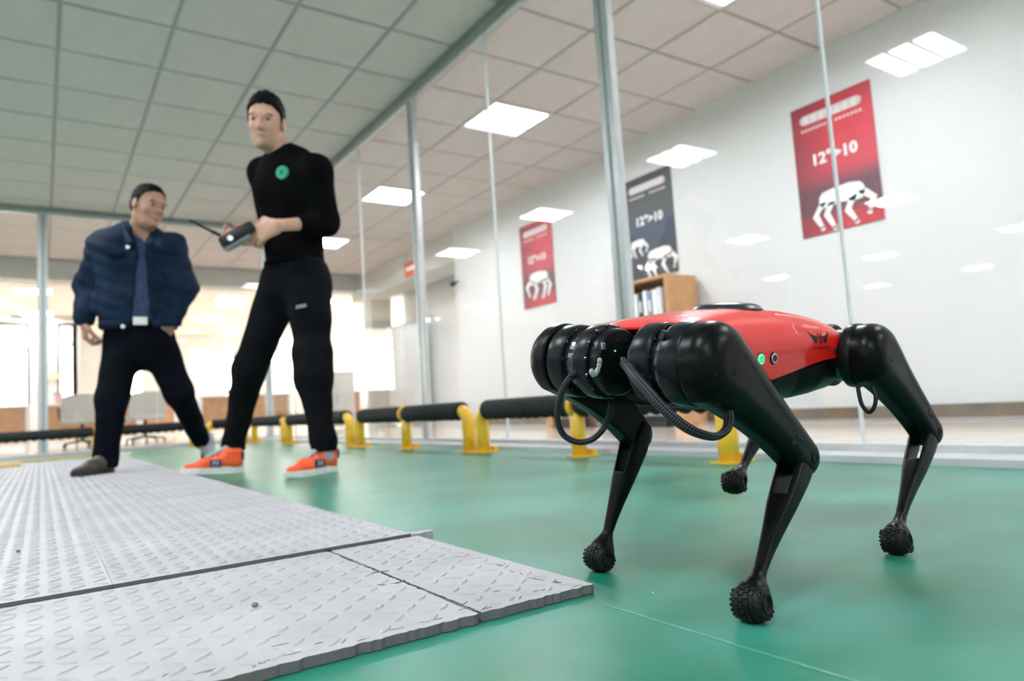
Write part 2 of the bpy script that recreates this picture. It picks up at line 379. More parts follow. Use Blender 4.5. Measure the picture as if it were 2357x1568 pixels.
def sdf_mesh(prims, res, noise=None):
    lo = np.min([p_bounds(p)[0] for p in prims if not p.get('cut')], axis=0)-3*res
    hi = np.max([p_bounds(p)[1] for p in prims if not p.get('cut')], axis=0)+3*res
    n = np.ceil((hi-lo)/res).astype(int)+1
    D = np.full(tuple(n), 1.0, dtype=np.float32)
    for p in prims:
        a, b = p_bounds(p); mg = p['k']+3*res
        i0 = np.clip(np.floor((a-mg-lo)/res).astype(int), 0, n); i1 = np.clip(np.ceil((b+mg-lo)/res).astype(int)+1, 0, n)
        if (i1 <= i0).any(): continue
        g = np.stack(np.meshgrid(*[lo[d]+res*np.arange(i0[d], i1[d]) for d in range(3)], indexing='ij'), -1)
        d = p_eval(p, g); s = D[i0[0]:i1[0], i0[1]:i1[1], i0[2]:i1[2]]; k = p['k']
        if p.get('cut'):
            d = -d
            if k > 0: h = np.maximum(k-np.abs(s-d), 0)/k; r = np.maximum(s, d)+h*h*k/4
            else: r = np.maximum(s, d)
        else:
            if k > 0: h = np.maximum(k-np.abs(s-d), 0)/k; r = np.minimum(s, d)-h*h*k/4
            else: r = np.minimum(s, d)
        D[i0[0]:i1[0], i0[1]:i1[1], i0[2]:i1[2]] = r
    if noise is not None:
        g = np.stack(np.meshgrid(*[lo[d]+res*np.arange(n[d]) for d in range(3)], indexing='ij'), -1); D = D+noise(g).astype(np.float32)
    S = D < 0
    cnt = np.zeros(tuple(n-1), dtype=np.float32); acc = np.zeros(tuple(n-1)+(3,), dtype=np.float32)
    for ax in range(3):
        for o1 in (0, 1):
            for o2 in (0, 1):
                sl0 = [None]*3; sl1 = [None]*3; oth = [d for d in range(3) if d != ax]
                sl0[ax] = slice(0, n[ax]-1); sl1[ax] = slice(1, n[ax])
                for d, o in zip(oth, (o1, o2)): sl0[d] = sl1[d] = slice(o, n[d]-1+o)
                A = D[tuple(sl0)]; B = D[tuple(sl1)]; X = (A < 0) != (B < 0)
                t = np.where(X, A/(A-B+1e-12*(A == B)), 0); cnt += X
                acc[..., ax] += np.where(X, t, 0)
                for d, o in zip(oth, (o1, o2)): acc[..., d] += X*o
    act = cnt > 0; idx = -np.ones(tuple(n-1), dtype=np.int64); idx[act] = np.arange(act.sum())
    ii = np.argwhere(act); P = lo+res*(ii+acc[act]/cnt[act][:, None])
    F = []
    for ax in range(3):
        o1, o2 = [(1, 2), (2, 0), (0, 1)][ax]
        sl0 = [slice(1, None)]*3; sl1 = [slice(1, None)]*3
        sl0 = [slice(1, n[d]-1) for d in range(3)]; sl0[ax] = slice(0, n[ax]-1)
        sl1 = list(sl0); sl1[ax] = slice(1, n[ax])
        A = S[tuple(sl0)]; B = S[tuple(sl1)]; st = np.array([s.start for s in sl0])
        for inv, mk in ((False, A & ~B), (True, ~A & B)):
            c = np.argwhere(mk)+st
            if not len(c): continue
            e1 = np.zeros(3, int); e1[o1] = 1; e2 = np.zeros(3, int); e2[o2] = 1
            q = [idx[tuple((c-e1-e2).T)], idx[tuple((c-e2).T)], idx[tuple(c.T)], idx[tuple((c-e1).T)]]
            q = np.stack(q, 1)
            if inv: q = q[:, ::-1]
            F.append(q)
    return P, np.concatenate(F)
def sdf_obj(name, prims, res, m, parent=None, noise=None):
    P, F = sdf_mesh(prims, res, noise)
    off = base_of(parent) if parent is not None else V(0, 0, 0)
    me = bpy.data.meshes.new(name); me.vertices.add(len(P)); me.vertices.foreach_set('co', (P-off).ravel())
    me.loops.add(F.size); me.loops.foreach_set('vertex_index', F.ravel().astype(np.int32))
    me.polygons.add(len(F)); me.polygons.foreach_set('loop_start', np.arange(0, F.size, 4, dtype=np.int32)); me.polygons.foreach_set('loop_total', np.full(len(F), 4, dtype=np.int32))
    me.polygons.foreach_set('use_smooth', np.ones(len(F), dtype=bool)); me.materials.append(m); me.update(calc_edges=True); me.validate()
    o = bpy.data.objects.new(name, me); COL.objects.link(o)
    if parent is not None: o.parent = parent
    return o

# ================================================================ SETTING
GX, GY = 0.094, 4.585            # ceiling grid phase, pitch .6
RX, LY, WX = 2.40, 9.10, 4.80    # right glass wall, far glass wall, poster wall
XMIN, YMIN, YFAR = -16.0, -6.0, 22.0
def struct(o): o['kind'] = 'structure'; return o
fl = struct(MB().box((XMIN, YMIN, -.1), (RX-.2, 9.0, 0)).build('floor', M['floor']))
j = MB(); j.box((.592, -1, .0001), (.5945, .705, .0009)).build('floor_joint', mat('filler_line', (.12, .34, .24), .3, noise=(60, (.25, .45, .36), .5, .7)), fl)
struct(MB().box((RX-.2, YMIN, -.1), (9, LY, -.001)).box((XMIN, 9.0, -.1), (9, YFAR+1, -.002)).build('floor', M['tiles']))
# ceiling
ce = struct(MB().box((XMIN, YMIN, CEIL+.02), (9, 12.0, CEIL+.12)).build('ceiling', M['tbar']))
bars = MB()
for i in range(-27, 15): bars.box((GX+.6*i-.010, YMIN, CEIL-.004), (GX+.6*i+.010, 12, CEIL+.02))
for k in range(-17, 13): bars.box((XMIN, GY+.6*k-.007, CEIL-.003), (9, GY+.6*k+.007, CEIL+.02))
bars.build('grid_bar', M['tbar'], ce)
LCOL = [-23, -16, -9, -2, 5]
LROW = [-16, -12, -8, -4, 0, 4, 8]
lamps = set((i, k) for i in LCOL for k in LROW)
tb = MB(); 
def tile_verts(c, h=.2905, rec=.0):
    m_ = MB(); m_.lathe((c[0], c[1], CEIL-.006), (0, 0, 1), [(0, h*1.4142-.012), (.006, h*1.4142), (.03, h*1.4142)], 4, ref=V(1, 1, 0)); return m_
t0 = tile_verts((0, 0)); tme = None; cnt = 0; cand = []
for i in range(-27, 15):
    for k in range(-17, 12):
        if (i, k) in lamps: continue
        c = (GX+.6*i+.3, GY+.6*k+.3)
        if c[0] > WX+.2 and c[1] < 12: continue
        x, y, z = pix((c[0], c[1], CEIL))
        vis = z > .3 and -60 < x < 2420 and -60 < y < 700
        cand.append((0 if vis else 1, math.hypot(*c), c))
cand.sort()
rest = MB(); np_ = 0
proto = None
for flag, d, c in cand:
    if flag == 0 and np_ < 300:
        if proto is None:
            proto = t0.build('ceiling_tile', M['ceil'], ce); proto.location = (c[0], c[1], 0); o = proto
        else:
            o = proto.copy(); COL.objects.link(o); o.location = (c[0], c[1], 0)
        np_ += 1
    else:
        tv = t0.v[0]+V(c[0], c[1], 0); rest.add(tv, t0.f)
o = rest.build('ceiling_tile_field', M['ceil'], ce); o['kind'] = 'stuff'
# poster wall and its skirting
struct(MB().box((WX, YMIN, 0), (WX+.15, 8.4, CEIL+.02)).build('wall_right', M['white']))
struct(MB().box((WX-.02, YMIN, 0), (WX, 8.4, .085)).build('baseboard_right', M['base']))
struct(MB().box((WX-.45, YMIN, -.001), (WX-.02, 8.4, .002)).build('trim_1', mat('grey_border_tiles', (.42, .41, .41), .2, noise=(4, (.38, .37, .37), .4, .6))))
struct(MB().box((WX, 8.4, 2.31), (WX+.5, 12.3, CEIL+.02)).build('trim_2', M['beam']))
struct(MB().box((XMIN, 12.0, 2.465), (9, 12.4, CEIL+.1)).build('trim_3', M['beam']))
struct(MB().box((5.05, 12.0, 0), (5.45, 12.4, 2.465)).build('trim_4', M['beam']))
# room behind the end of the poster wall: pale partition with bays
struct(MB().box((WX+.9, 8.5, 0), (WX+1.0, 12.0, 2.5)).build('wall_side', mat('frosted_partition', (.82, .83, .84), .4)))
struct(MB().box((WX+.15, 8.3, 0), (WX+1, 8.4, CEIL)).build('wall_return_right', M['white']))
struct(MB().box((WX+.88, 8.4, 2.5), (9, 12, CEIL+.02)).build('trim_5', M['beam']))
# left, back walls of the large room (outside the view)
struct(MB().box((XMIN-.15, YMIN, 0), (XMIN, YFAR, CEIL+.1)).build('wall_left', M['white']))
struct(MB().box((XMIN, YMIN-.15, 0), (9, YMIN, CEIL+.1)).build('wall_back', M['white']))
b = MB(); b.box((9, YMIN, 0), (9.15, 12.6, CEIL+.1)); b.box((9, 12.6, 0), (9.15, YFAR, .8)); b.box((9, 12.6, 2.5), (9.15, YFAR, CEIL+.1))
for q in (12.6, 15.2, 17.8, 20.4): b.box((9, q, .8), (9.15, q+.5, 2.5))  # piers between unseen window gaps, added to let daylight into the far office
struct(b.build('wall_outer', M['white']))
# far office: warm ceiling and far walls with window openings
struct(MB().box((XMIN, 12.4, CEIL+.005), (9, YFAR, CEIL+.1)).build('ceiling', M['warm']))
def wall_with_holes(name, y, x0, x1, holes, m, th=.2):
    b = MB(); xs = sorted(set([x0, x1]+[h for q in holes for h in q[:2]]))
    for a, c in zip(xs[:-1], xs[1:]):
        hs = [q for q in holes if q[0] <= a+1e-6 and q[1] >= c-1e-6]
        if hs:
            z0, z1 = hs[0][2], hs[0][3]
            if z0 > 0: b.box((a, y, 0), (c, y+th, z0))
            b.box((a, y, z1), (c, y+th, CEIL+.1))
        else: b.box((a, y, 0), (c, y+th, CEIL+.1))
    return struct(b.build(name, m))
H1 = [(-3.4, -2.2, .45, 2.60), (-1.6, -.2, .45, 2.60), (.30, .62, .9, 2.6)]
wall_with_holes('wall_near', 17.9, XMIN, .66, H1, M['white'])
struct(MB().box((.62, 17.9, 0), (.70, YFAR, CEIL+.1)).build('wall_return', M['white']))
H2 = [(1.55, 2.35, .9, 2.35), (4.45, 4.75, .9, 2.62), (5.6, 6.4, .9, 2.3)]
wall_with_holes('wall_far', YFAR-.4, .66, 9, H2, M['white'])
nw = 0
for (y, H) in ((17.9, H1), (YFAR-.4, H2)):
    for (a, c, z0, z1) in H:
        nw += 1; wf = struct(thing('window_%d' % nw, ((a+c)/2, y, z0)))
        b = MB(); b.box((a, y+.05, z0), (a+.05, y+.1, z1)); b.box((c-.05, y+.05, z0), (c, y+.1, z1)); b.box((a, y+.05, z0), (c, y+.1, z0+.05)); b.box((a, y+.05, z1-.05), (c, y+.1, z1))
        zt = z0+(z1-z0)*.72
        b.box((a, y+.05, zt), (c, y+.1, zt+.05)); b.build('window_frame', M['dgrey' if y < 18 else 'frame'], wf)
        MB().box((a+.05, y+.07, z0+.05), (c-.05, y+.078, zt)).build('pane', M['glass'], wf)
        MB().box((a+.05, y+.07, zt+.05), (c-.05, y+.078, z1-.05)).build('pane', M['glass'], wf)
# curb under the glass walls
struct(MB().box((RX-.2, YMIN, -.05), (RX+.10, LY-.1, .022), 0).build('trim_6', M['curb']))
struct(MB().box((XMIN, LY-.1, -.05), (RX+.08, LY+.1, .022)).build('trim_7', M['curb']))

# glass partitions
def glass_wall(name, fixed, lo, hi, mull, joints, axis):
    t = thing(name, (fixed, lo, 0) if axis == 'y' else (lo, fixed, 0), kind='structure')
    def bx(a0, a1, z0, z1, th, d=0.0):
        if axis == 'y': return MB().box((fixed-th+d, a0, z0), (fixed+th+d, a1, z1))
        return MB().box((a0, fixed-th+d, z0), (a1, fixed+th+d, z1))
    bx(lo, hi, CEIL-.055, CEIL-.004, .045).build('top_rail', M['rail'], t)
    bx(lo, hi, CEIL-.085, CEIL-.055, .018).build('top_rail', M['alu'], t)
    bx(lo, hi, .022, .045, .03).build('bottom_rail', M['alu'], t)
    for a in mull:
        bx(a-.047, a+.047, .045, CEIL-.085, .020).build('mullion', M['alu'], t)
        bx(a-.008, a+.012, .045, CEIL-.085, .022).build('mullion_groove', M['tbar'], t)
    for a in joints: bx(a-.004, a+.004, .045, CEIL-.085, .0075).build('glass_joint', M['silicone'], t)
    cuts = sorted([lo, hi]+list(mull)+list(joints))
    for a, c in zip(cuts[:-1], cuts[1:]):
        ea = .02 if a in mull else .005; ec = .02 if c in mull else .005
        bx(a+ea, c-ec, .045, CEIL-.085, .005).build('glass_pane', M['glass'], t)
    return t
glass_wall('wall_glass_right', RX, -4.2, LY-.05, [-4.1, -1.9, .31, 2.525, 4.74, 6.95], [-3, -.8, 1.38, 3.65, 5.85, 8.0], 'y')
glass_wall('wall_glass_far', LY, -9, RX+.04, [-8.8, -6.6, -4.4, -2.19, .018, RX], [-7.7, -5.5, -3.3, -1.09, 1.12], 'x')

# ================================================================ CEILING LIGHTS
def make_lamp():
    t = thing('ceiling_light', (0, 0, 0)); h = .295
    f = MB(); fw = .028
    for a, b in (((-h, -h), (h, -h+fw)), ((-h, h-fw), (h, h)), ((-h, -h), (-h+fw, h)), ((h-fw, -h), (h, h))): f.box((*a, CEIL-.008), (*b, CEIL+.03))
    f.build('frame', M['frame'], t)
    for k in range(3):
        y = -.178+.178*k
        MB().box((-h+fw, y-.068, CEIL+.002), (h-fw, y+.068, CEIL+.02)).build('tube_reflector', M['lamp'], t)
    l = MB()
    for k in range(4): y = -.267+.178*k; l.box((-h+fw, y-.017, CEIL-.004), (h-fw, y+.017, CEIL+.02))
    for k in range(11): x = -.235+.047*k; l.box((x-.0018, -h+fw, CEIL-.004), (x+.0018, h-fw, CEIL+.0015))
    l.build('louvre', M['louvre'], t)
    return t
def copy_tree(o, parent=None):
    c = o.copy(); COL.objects.link(c)
    if parent is not None: c.parent = parent
    for ch in list(o.children): copy_tree(ch, c)
    return c
lp = make_lamp(); first = True
side = {-23: 'far over on the left of the hall', -16: 'third column to the left', -9: 'second column to the left', -2: 'above the green floor, left of the people', 5: 'between the glass wall and the posters'}
def put_lamp(x, y, label):
    global first
    o = lp if first else copy_tree(lp); first = False
    o.location = (x, y, 0); tag(o, label, 'ceiling light', 'square louvred ceiling lights'); return o
vislab = {(5, -4): 'square recessed ceiling light cut off by the top edge of the picture', (5, 0): 'bright square louvred ceiling light right of the first mullion, above the small red poster',
          (5, 4): 'bright square ceiling light just left of the first mullion', (5, 8): 'small far square ceiling light beside the black sweatshirt'}
for i in LCOL:
    for k in LROW:
        put_lamp(GX+.6*i+.3, GY+.6*k+.3, vislab.get((i, k), 'square louvred ceiling light outside the frame, mirrored in the glass'))
fl_lab = ['glowing office ceiling light behind the leftmost mullion, upper of two', 'glowing office ceiling light between the two people, upper of two', 'glowing office ceiling light right of the black sweatpants',
          'fainter office ceiling light left of the jacket sleeve, lower of two', 'office ceiling light beside the jacket sleeve, lower of the two between the men']
for (x, y), lb in zip([(-.11, 14.7), (3.2, 14.8), (5.4, 14.8), (-.07, 17.4), (3.21, 17.6)], fl_lab): put_lamp(x, y, lb)
for x, y in [(-4.2, 14.7), (-4.2, 17.4)]: put_lamp(x, y, 'office ceiling light outside the left edge of the picture')

# ================================================================ POSTERS
def robot_outline():      # body and four bent legs of the printed robot dog
    P_ = []; F_ = []
    body = [(-.185, .02), (-.18, .07), (-.15, .10), (-.05, .115), (.08, .12), (.16, .105), (.19, .075), (.195, .03), (.17, -.01), (.10, -.015), (.0, .0), (-.10, -.005), (-.16, -.015)]
    P_ += body; F_.append(tuple(range(len(body))))
    for leg in ([(-.15, .03), (-.225, -.055), (-.175, -.155)], [(-.08, .02), (-.13, -.06), (-.07, -.175)], [(.10, .02), (.045, -.07), (.11, -.165)], [(.17, .04), (.255, -.03), (.215, -.12)]):
        n = len(P_)
        for i, (x, y) in enumerate(leg):
            w_ = (.034, .027, .015)[i]; P_ += [(x-w_, y-w_*.2), (x+w_, y+w_*.2)]
        F_ += [(n, n+2, n+3, n+1), (n+2, n+4, n+5, n+3)]
        m = len(P_); P_ += [(leg[2][0]+.02*math.cos(q), leg[2][1]+.02*math.sin(q)) for q in np.linspace(0, 5.6, 9)]; F_.append(tuple(range(m, m+9)))
    return P_, F_
ROBOT = robot_outline()
def poster(yc, zc, m, label, pics, group='robot posters on the white wall'):
    t = thing('poster', (WX-.008, yc, zc), label, 'poster', group)
    o = MB().box((WX-.010, yc-.31, zc-.497), (WX-.0005, yc+.31, zc+.497)).build('panel', m, t)
    # panel coordinates: u to the right as seen, i.e. towards -y
    P3 = lambda u, v, d=0: V(WX-.0105-d, yc-u, zc+v)
    def flat(name, pts, mm, d=.0006):
        vs = [P3(u, v, d) for u, v in pts]+[P3(u, v, 0) for u, v in pts]; n = len(pts)
        fs = [tuple(range(n)), tuple(range(n, 2*n))[::-1]]+[(i, n+i, n+(i+1) % n, (i+1) % n) for i in range(n)]
        return mesh(name, vs, fs, mm, t)
    a = [(.205*math.cos(q)*0+sx*.205+.035*math.cos(q), .385+.035*math.sin(q)) for sx, qs in ((1, np.linspace(-1.57, 1.57, 9)), (-1, np.linspace(1.57, 4.71, 9))) for q in qs]
    flat('title_plate', a, M['printg'])
    gb = MB()
    for k in range(7):
        u = -.185+k*.0617
        for (p, q, r_, s_) in ((-.022, .016, .022, .024), (-.022, -.002, .022, .005), (-.004, -.028, .004, .026), (-.020, -.026, .020, -.019), (-.022, -.01, -.015, .02)):
            vs = [P3(u+p, .385+q, .0012), P3(u+r_, .385+q, .0012), P3(u+r_, .385+s_, .0012), P3(u+p, .385+s_, .0012)]; gb.add(vs, [(0, 1, 2, 3)])
    gb.build('title_lettering', M['printw'], t)
    sb = MB()
    for k in range(16):
        if k in (7, 8): continue
        u = -.225+k*.03; sb.add([P3(u-.010, .296, .001), P3(u+.010, .296, .001), P3(u+.010, .316, .001), P3(u-.010, .316, .001)], [(0, 1, 2, 3)])
    sb.build('subtitle_lettering', M['printg'], t)
    vs, fs = text_mesh('12\u00b0>10', .115, .004)
    mesh('figures', [P3(v[0]*1.05, v[1]+.06, .001) for v in vs], [f for f in fs], M['printw'], t)
    for (cx, cz, s, flip) in pics:
        mesh('robot_picture', [P3(cx+s*flip*u, cz+1.1*s*v, .0008) for u, v in ROBOT[0]], ROBOT[1], M['printw'], t)
    return t
poster(2.75, 1.86, M['posterR'], 'large red poster nearest the camera, with a white robot dog, behind the right glass joint', [(.02, -.30, .92, 1)])
poster(4.63, 1.86, M['posterK'], 'dark grey poster with two white robot dogs above the wooden bookshelf', [(.10, -.34, .80, 1), (-.17, -.17, .50, 1)])
poster(6.455, 1.86, M['posterR'], 'farthest and smallest red poster, on the wall left of the thick mullion', [(.02, -.22, .95, -1)])

# ================================================================ PADDED RAILS
def rail(p0, p1, label, mid=True, flange=None):
    """posts at p0, p1 (ends) and the middle; foam covered pipe between"""
    p0 = V(*p0, 0); p1 = V(*p1, 0); d = nrm(p1-p0); L_ = np.linalg.norm(p1-p0); side_ = np.cross(d, V(0, 0, 1))
    if flange is not None and side_ @ flange < 0: side_ = -side_
    t = thing('padded_rail', (p0+p1)/2, label, 'barrier rail', 'yellow barrier rails with black foam')
    H = .235
    for k, p in enumerate((p0, p1)):
        s = d if k == 0 else -d
        path = [p, p+V(0, 0, .10), p+V(0, 0, .165)]+[p+V(0, 0, .165)+(1-math.cos(q))*.07*s+math.sin(q)*.07*V(0, 0, 1) for q in np.linspace(.2, 1.57, 8)]+[p+s*.14+V(0, 0, H)]
        vs, fs, uv = tube(path, .038, 18); mesh('end_post', vs, fs, M['yellow'], t, True)
    if mid:
        c = (p0+p1)/2
        vs, fs, uv = tube([c, c+V(0, 0, .12), c+V(0, 0, H)], .035, 18); mesh('middle_post', vs, fs, M['yellow'], t, True)
        MB().lathe(c+V(0, 0, H)-d*.014, d, [(0, .050), (0, .058), (.028, .058), (.028, .050)], 22).build('middle_collar', M['yellow'], t, False)
    for p in ([p0, p1]+([(p0+p1)/2] if mid else [])):
        MB().obox(p+V(0, 0, .004)+side_*.015, [d, side_, V(0, 0, 1)], (.052, .065, .004), .002).build('base_plate', M['yellow'], t)
        b = MB().obox(p+side_*.066+V(0, 0, .016), [d, side_, V(0, 0, 1)], (.03, .012, .016), .003); b.build('anchor_block', M['yellow'], t)
    segs = [(.055, L_/2-.02), (L_/2+.02, L_-.055)] if mid else [(.055, L_-.055)]
    for a, b in segs:
        n = int((b-a)/.014); ts = np.linspace(a, b, n)
        # foam: round on top with a row of scallops along its lower side (the laced seam)
        m_ = 20; vs = []
        for q, tt in enumerate(ts):
            e = 1.0 if 0 < q < n-1 else .8
            for k in range(m_):
                an = 2*math.pi*k/m_; r = .055*e
                low = max(0, -math.sin(an))
                r -= .015*low**2.5*(.5+.5*math.cos(tt*2*math.pi/.075))
                r += .0014*math.cos(tt*2*math.pi/.0375)
                vs.append(p0+d*tt+V(0, 0, H)+side_*math.cos(an)*r+V(0, 0, math.sin(an)*r))
        fs = [(q*m_+k, q*m_+(k+1) % m_, (q+1)*m_+(k+1) % m_, (q+1)*m_+k) for q in range(n-1) for k in range(m_)]
        fs += [tuple(range(m_))[::-1], tuple((n-1)*m_+k for k in range(m_))]
        mesh('foam_sleeve', vs, fs, M['foam'], t, True)
    return t
fx = V(1, 0, 0); RXX = 2.05
rail((RXX, 1.684), (RXX, 3.377), 'yellow rail with black foam passing behind the front legs of the robot dog', flange=fx)
rail((RXX, 3.53), (RXX, 5.20), 'yellow rail with black foam standing just right of the orange shoes', flange=fx)
rail((RXX, 5.41), (RXX, 7.09), 'yellow rail with black foam seen behind the ankle of the black sweatpants', flange=fx)
rail((RXX, 7.22), (RXX, 8.45), 'short far foam rail running to the corner of the glass room', mid=False, flange=fx)
rail((1.56, 8.6), (1.98, 8.6), 'shortest foam rail, starting left of the front leg of the black sweatpants', mid=False, flange=V(0, 1, 0))
rail((-.47, 8.6), (1.42, 8.6), 'foam rail crossing behind the legs of the person in navy', flange=V(0, 1, 0))
rail((-2.30, 8.6), (-.62, 8.6), 'foam rail running out of the picture at the left edge', flange=V(0, 1, 0))

# ================================================================ FOAM MATS
TP = .53; TT = .012; XE = .612
def lens(c, ang, L_=.0160, W_=.0058, h=.0024):
    ca, sa = math.cos(ang), math.sin(ang); n = 10; vs = []; m_ = []
    for k in range(n):
        q = 2*math.pi*k/n; x = math.cos(q); y = math.sin(q)*(1-.35*abs(math.cos(q)))
        for s, z in ((1, 0), (.62, h)):
            px, py = x*L_*s, y*W_*(s if z == 0 else .55); m_.append((c[0]+px*ca-py*sa, c[1]+px*sa+py*ca, TT-.0003+z))
    fs = []
    for k in range(n):
        a = 2*k; b = 2*((k+1) % n); fs.append((a, b, b+1, a+1))
    fs.append(tuple(2*k+1 for k in range(n)))
    return m_, fs
def wavy(p, q, nseg, amp, seed):
    rr = random.Random(seed); out = []; p = np.array(p); q = np.array(q); d = q-p; L_ = np.linalg.norm(d); nn = V(-d[1], d[0])/L_
    for k in range(nseg):
        t = k/nseg; o = 0 if k == 0 else amp*(math.sin(t*L_*2*math.pi/.031)*.5+rr.uniform(-.9, .9))
        out.append(p+d*t+nn*o)
    return out
def mat_tile(x0, x1, y0, y1, seed, amp=(.0012,)*4, cut=None):
    g = .0026 if seed >= 3 else .0003; c = [(x0+g, y0+g), (x1-g, y0+g), (x1-g, y1-g), (x0+g, y1-g)]; pts = []
    for k in range(4):
        L_ = math.dist(c[k], c[(k+1) % 4]); pts += wavy(c[k], c[(k+1) % 4], max(2, int(L_/.006)), amp[k], seed*4+k)
    return pts
tilecache = {}
def add_mat(x0, x1, y0, y1, label, seed=1, hero=False):
    w_, h_ = x1-x0, y1-y0; cx, cy = (x0+x1)/2, (y0+y1)/2
    key = (round(w_, 3), round(h_, 3), seed if hero else 0)
    if key not in tilecache:
        pts = mat_tile(-w_/2, w_/2, -h_/2, h_/2, seed, (.0020, .0012, .0016, .0012) if hero else (.0001,)*4)
        n = len(pts); vs = [(p[0], p[1], TT) for p in pts]+[(p[0]*.9985, p[1]*.9985, .0005) for p in pts]
        me = bpy.data.meshes.new('foam_mat'); me.from_pydata([tuple(map(float, v)) for v in vs], [], [tuple(range(n)), tuple(range(n, 2*n))[::-1]]+[(n+i, n+(i+1) % n, (i+1) % n, i) for i in range(n)])
        me.materials.append(M['mat']); me.materials.append(M['matedge'])
        for f in me.polygons:
            if f.index >= 1: f.material_index = 1
        b = MB(); pp = .0305; na, nb = int(w_/2/pp)+1, int(h_/2/pp)+1
        for i in range(-na, na+1):
            for k in range(-nb, nb+1):
                px, py = i*pp, k*pp
                if abs(px) > w_/2-.013 or abs(py) > h_/2-.013: continue
                b.add(*lens((px, py), math.radians(45 if (i+k) % 2 else -45)))
        ped = bpy.data.meshes.new('tread_pattern'); ped.from_pydata(np.concatenate(b.v).tolist(), [], b.f); ped.materials.append(M['mat'])
        tilecache[key] = (me, ped)
    me, ped = tilecache[key]
    o = bpy.data.objects.new('foam_mat', me); COL.objects.link(o); o.location = (cx, cy, .0005)
    tag(o, label, 'floor mat', 'grey interlocking foam mats')
    q = bpy.data.objects.new('tread_pattern', ped); COL.objects.link(q); q.parent = o; q['kind'] = 'stuff'
    return o
ynames = ['second', 'third', 'fourth', 'fifth', 'sixth', 'seventh', 'eighth', 'ninth', 'tenth', 'eleventh', 'twelfth']
Y0 = .752; Y1 = 1.293
m1 = add_mat(.440, .622, Y0, Y1, 'narrow grey foam strip with the sharp corner nearest the robot dog', 3, True)
m2 = add_mat(-.09, .440, Y0, Y1, 'large grey foam mat in the foreground with the pebble lying on it', 5, True)
m3 = add_mat(-.62, -.09, Y0, Y1, 'foreground foam mat just outside the lower left corner', 7)
k = 0
for r in range(11):
    ya = Y1+.013+r*TP; yb = ya+TP
    for c in range(9):
        xb = .612-.518*c; xa = xb-.518
        x_, y_, z_ = pix(((xa+xb)/2, (ya+yb)/2, 0)); x2_, _, z2 = pix((xb, ya, 0))
        if z2 < .2 or (x2_ < -250 and x_ < -250): continue
        colw = ['at the green floor edge', 'next to the edge column', 'third from the green floor', 'fourth from the green floor', 'fifth from the green floor', 'sixth from the green floor', 'seventh column over', 'eighth column over', 'ninth column over'][c]
        add_mat(xa, xb, ya, yb, 'grey foam mat in the %s row from the camera, %s' % (ynames[r], colw)).scale.z = 1.33   # a slightly thicker batch than the front row
# loose jigsaw lug sticking out at the corner and dark holes of missing lugs
b = MB(); pts = [(0, 0), (.018, -.004), (.030, .003), (.045, -.002), (.052, .012), (.046, .026), (.03, .022), (.012, .03), (0, .026)]
vs, fs = prism(pts, lambda p, d: V(.612+p[0], 1.300+p[1], d), .0006, .0155); b.add(vs, fs)
tag(b.build('foam_lug', M['mat'], None, False, (.63, 1.31, 0)), 'loose grey foam lug sticking out over the green floor at the mat corner', 'foam piece')
ck = MB()
rr = random.Random(5)
def crack(p, ang, L_, w_):
    n = 6; a = []; b_ = []
    for k in range(n+1):
        t = k/n; o = rr.uniform(-.25, .25)*w_*3; ww = w_*math.sin(math.pi*min(.97, max(.03, t)))+.0002
        x = p[0]+math.cos(ang)*L_*t-math.sin(ang)*(o); y = p[1]+math.sin(ang)*L_*t+math.cos(ang)*o
        a.append((x-math.sin(ang)*ww, y+math.cos(ang)*ww)); b_.append((x+math.sin(ang)*ww, y-math.cos(ang)*ww))
    pl = a+b_[::-1]; vs, fs = prism(pl, lambda q, d: V(q[0], q[1], d), .0118, .0129); ck.add(vs, fs)
for _ in range(34):
    x = rr.uniform(.0, .60); y = Y0+abs(rr.gauss(.012, .028))+.008; crack((x, min(y, Y0+.12)), rr.choice([.0, .1, -.1, .75])+rr.uniform(-.15, .15), rr.uniform(.008, .022), rr.uniform(.0004, .0012))
for _ in range(12): crack((.600+rr.uniform(-.02, .004), rr.uniform(.80, 1.25)), 1.57+rr.uniform(-.4, .4), rr.uniform(.01, .03), .0006)
for (x, y, a, l) in ((.438, .76, 1.57, .09), (.437, .86, 1.5, .07), (.441, 1.10, 1.62, .12), (.440, 1.22, 1.57, .07)): crack((x, y), a, l, .0016)
o = ck.build('surface_crack', M['matedge'], None, False, (.3, .8, 0)); o.parent = m2; o.location = (.3+.0-m2.location.x, .8-m2.location.y, -m2.location.z); o['kind'] = 'stuff'
lug = MB()
for (cx, cy, r_, a0, a1) in ((.432, 1.045, .020, .2, 2.6), (.425, .985, .022, 3.3, 5.9), (.600, .80, .014, 1.8, 4.2)):
    P_ = [(cx+r_*math.cos(q), cy+r_*math.sin(q)*.8) for q in np.linspace(a0, a1, 12)]; Q_ = [(cx+(r_-.005*math.sin((q-a0)/(a1-a0)*3.14)-.001)*math.cos(q), cy+(r_-.005*math.sin((q-a0)/(a1-a0)*3.14)-.001)*math.sin(q)*.8) for q in np.linspace(a1, a0, 12)]
    vs, fs = prism(P_+Q_, lambda q, d: V(q[0], q[1], d), .0118, .0134); lug.add(vs, fs)
o = lug.build('lug_gap', M['matedge'], None, False, (.43, 1.0, 0)); o.parent = m1; o.location = (.43-m1.location.x, 1.0-m1.location.y, -m1.location.z)
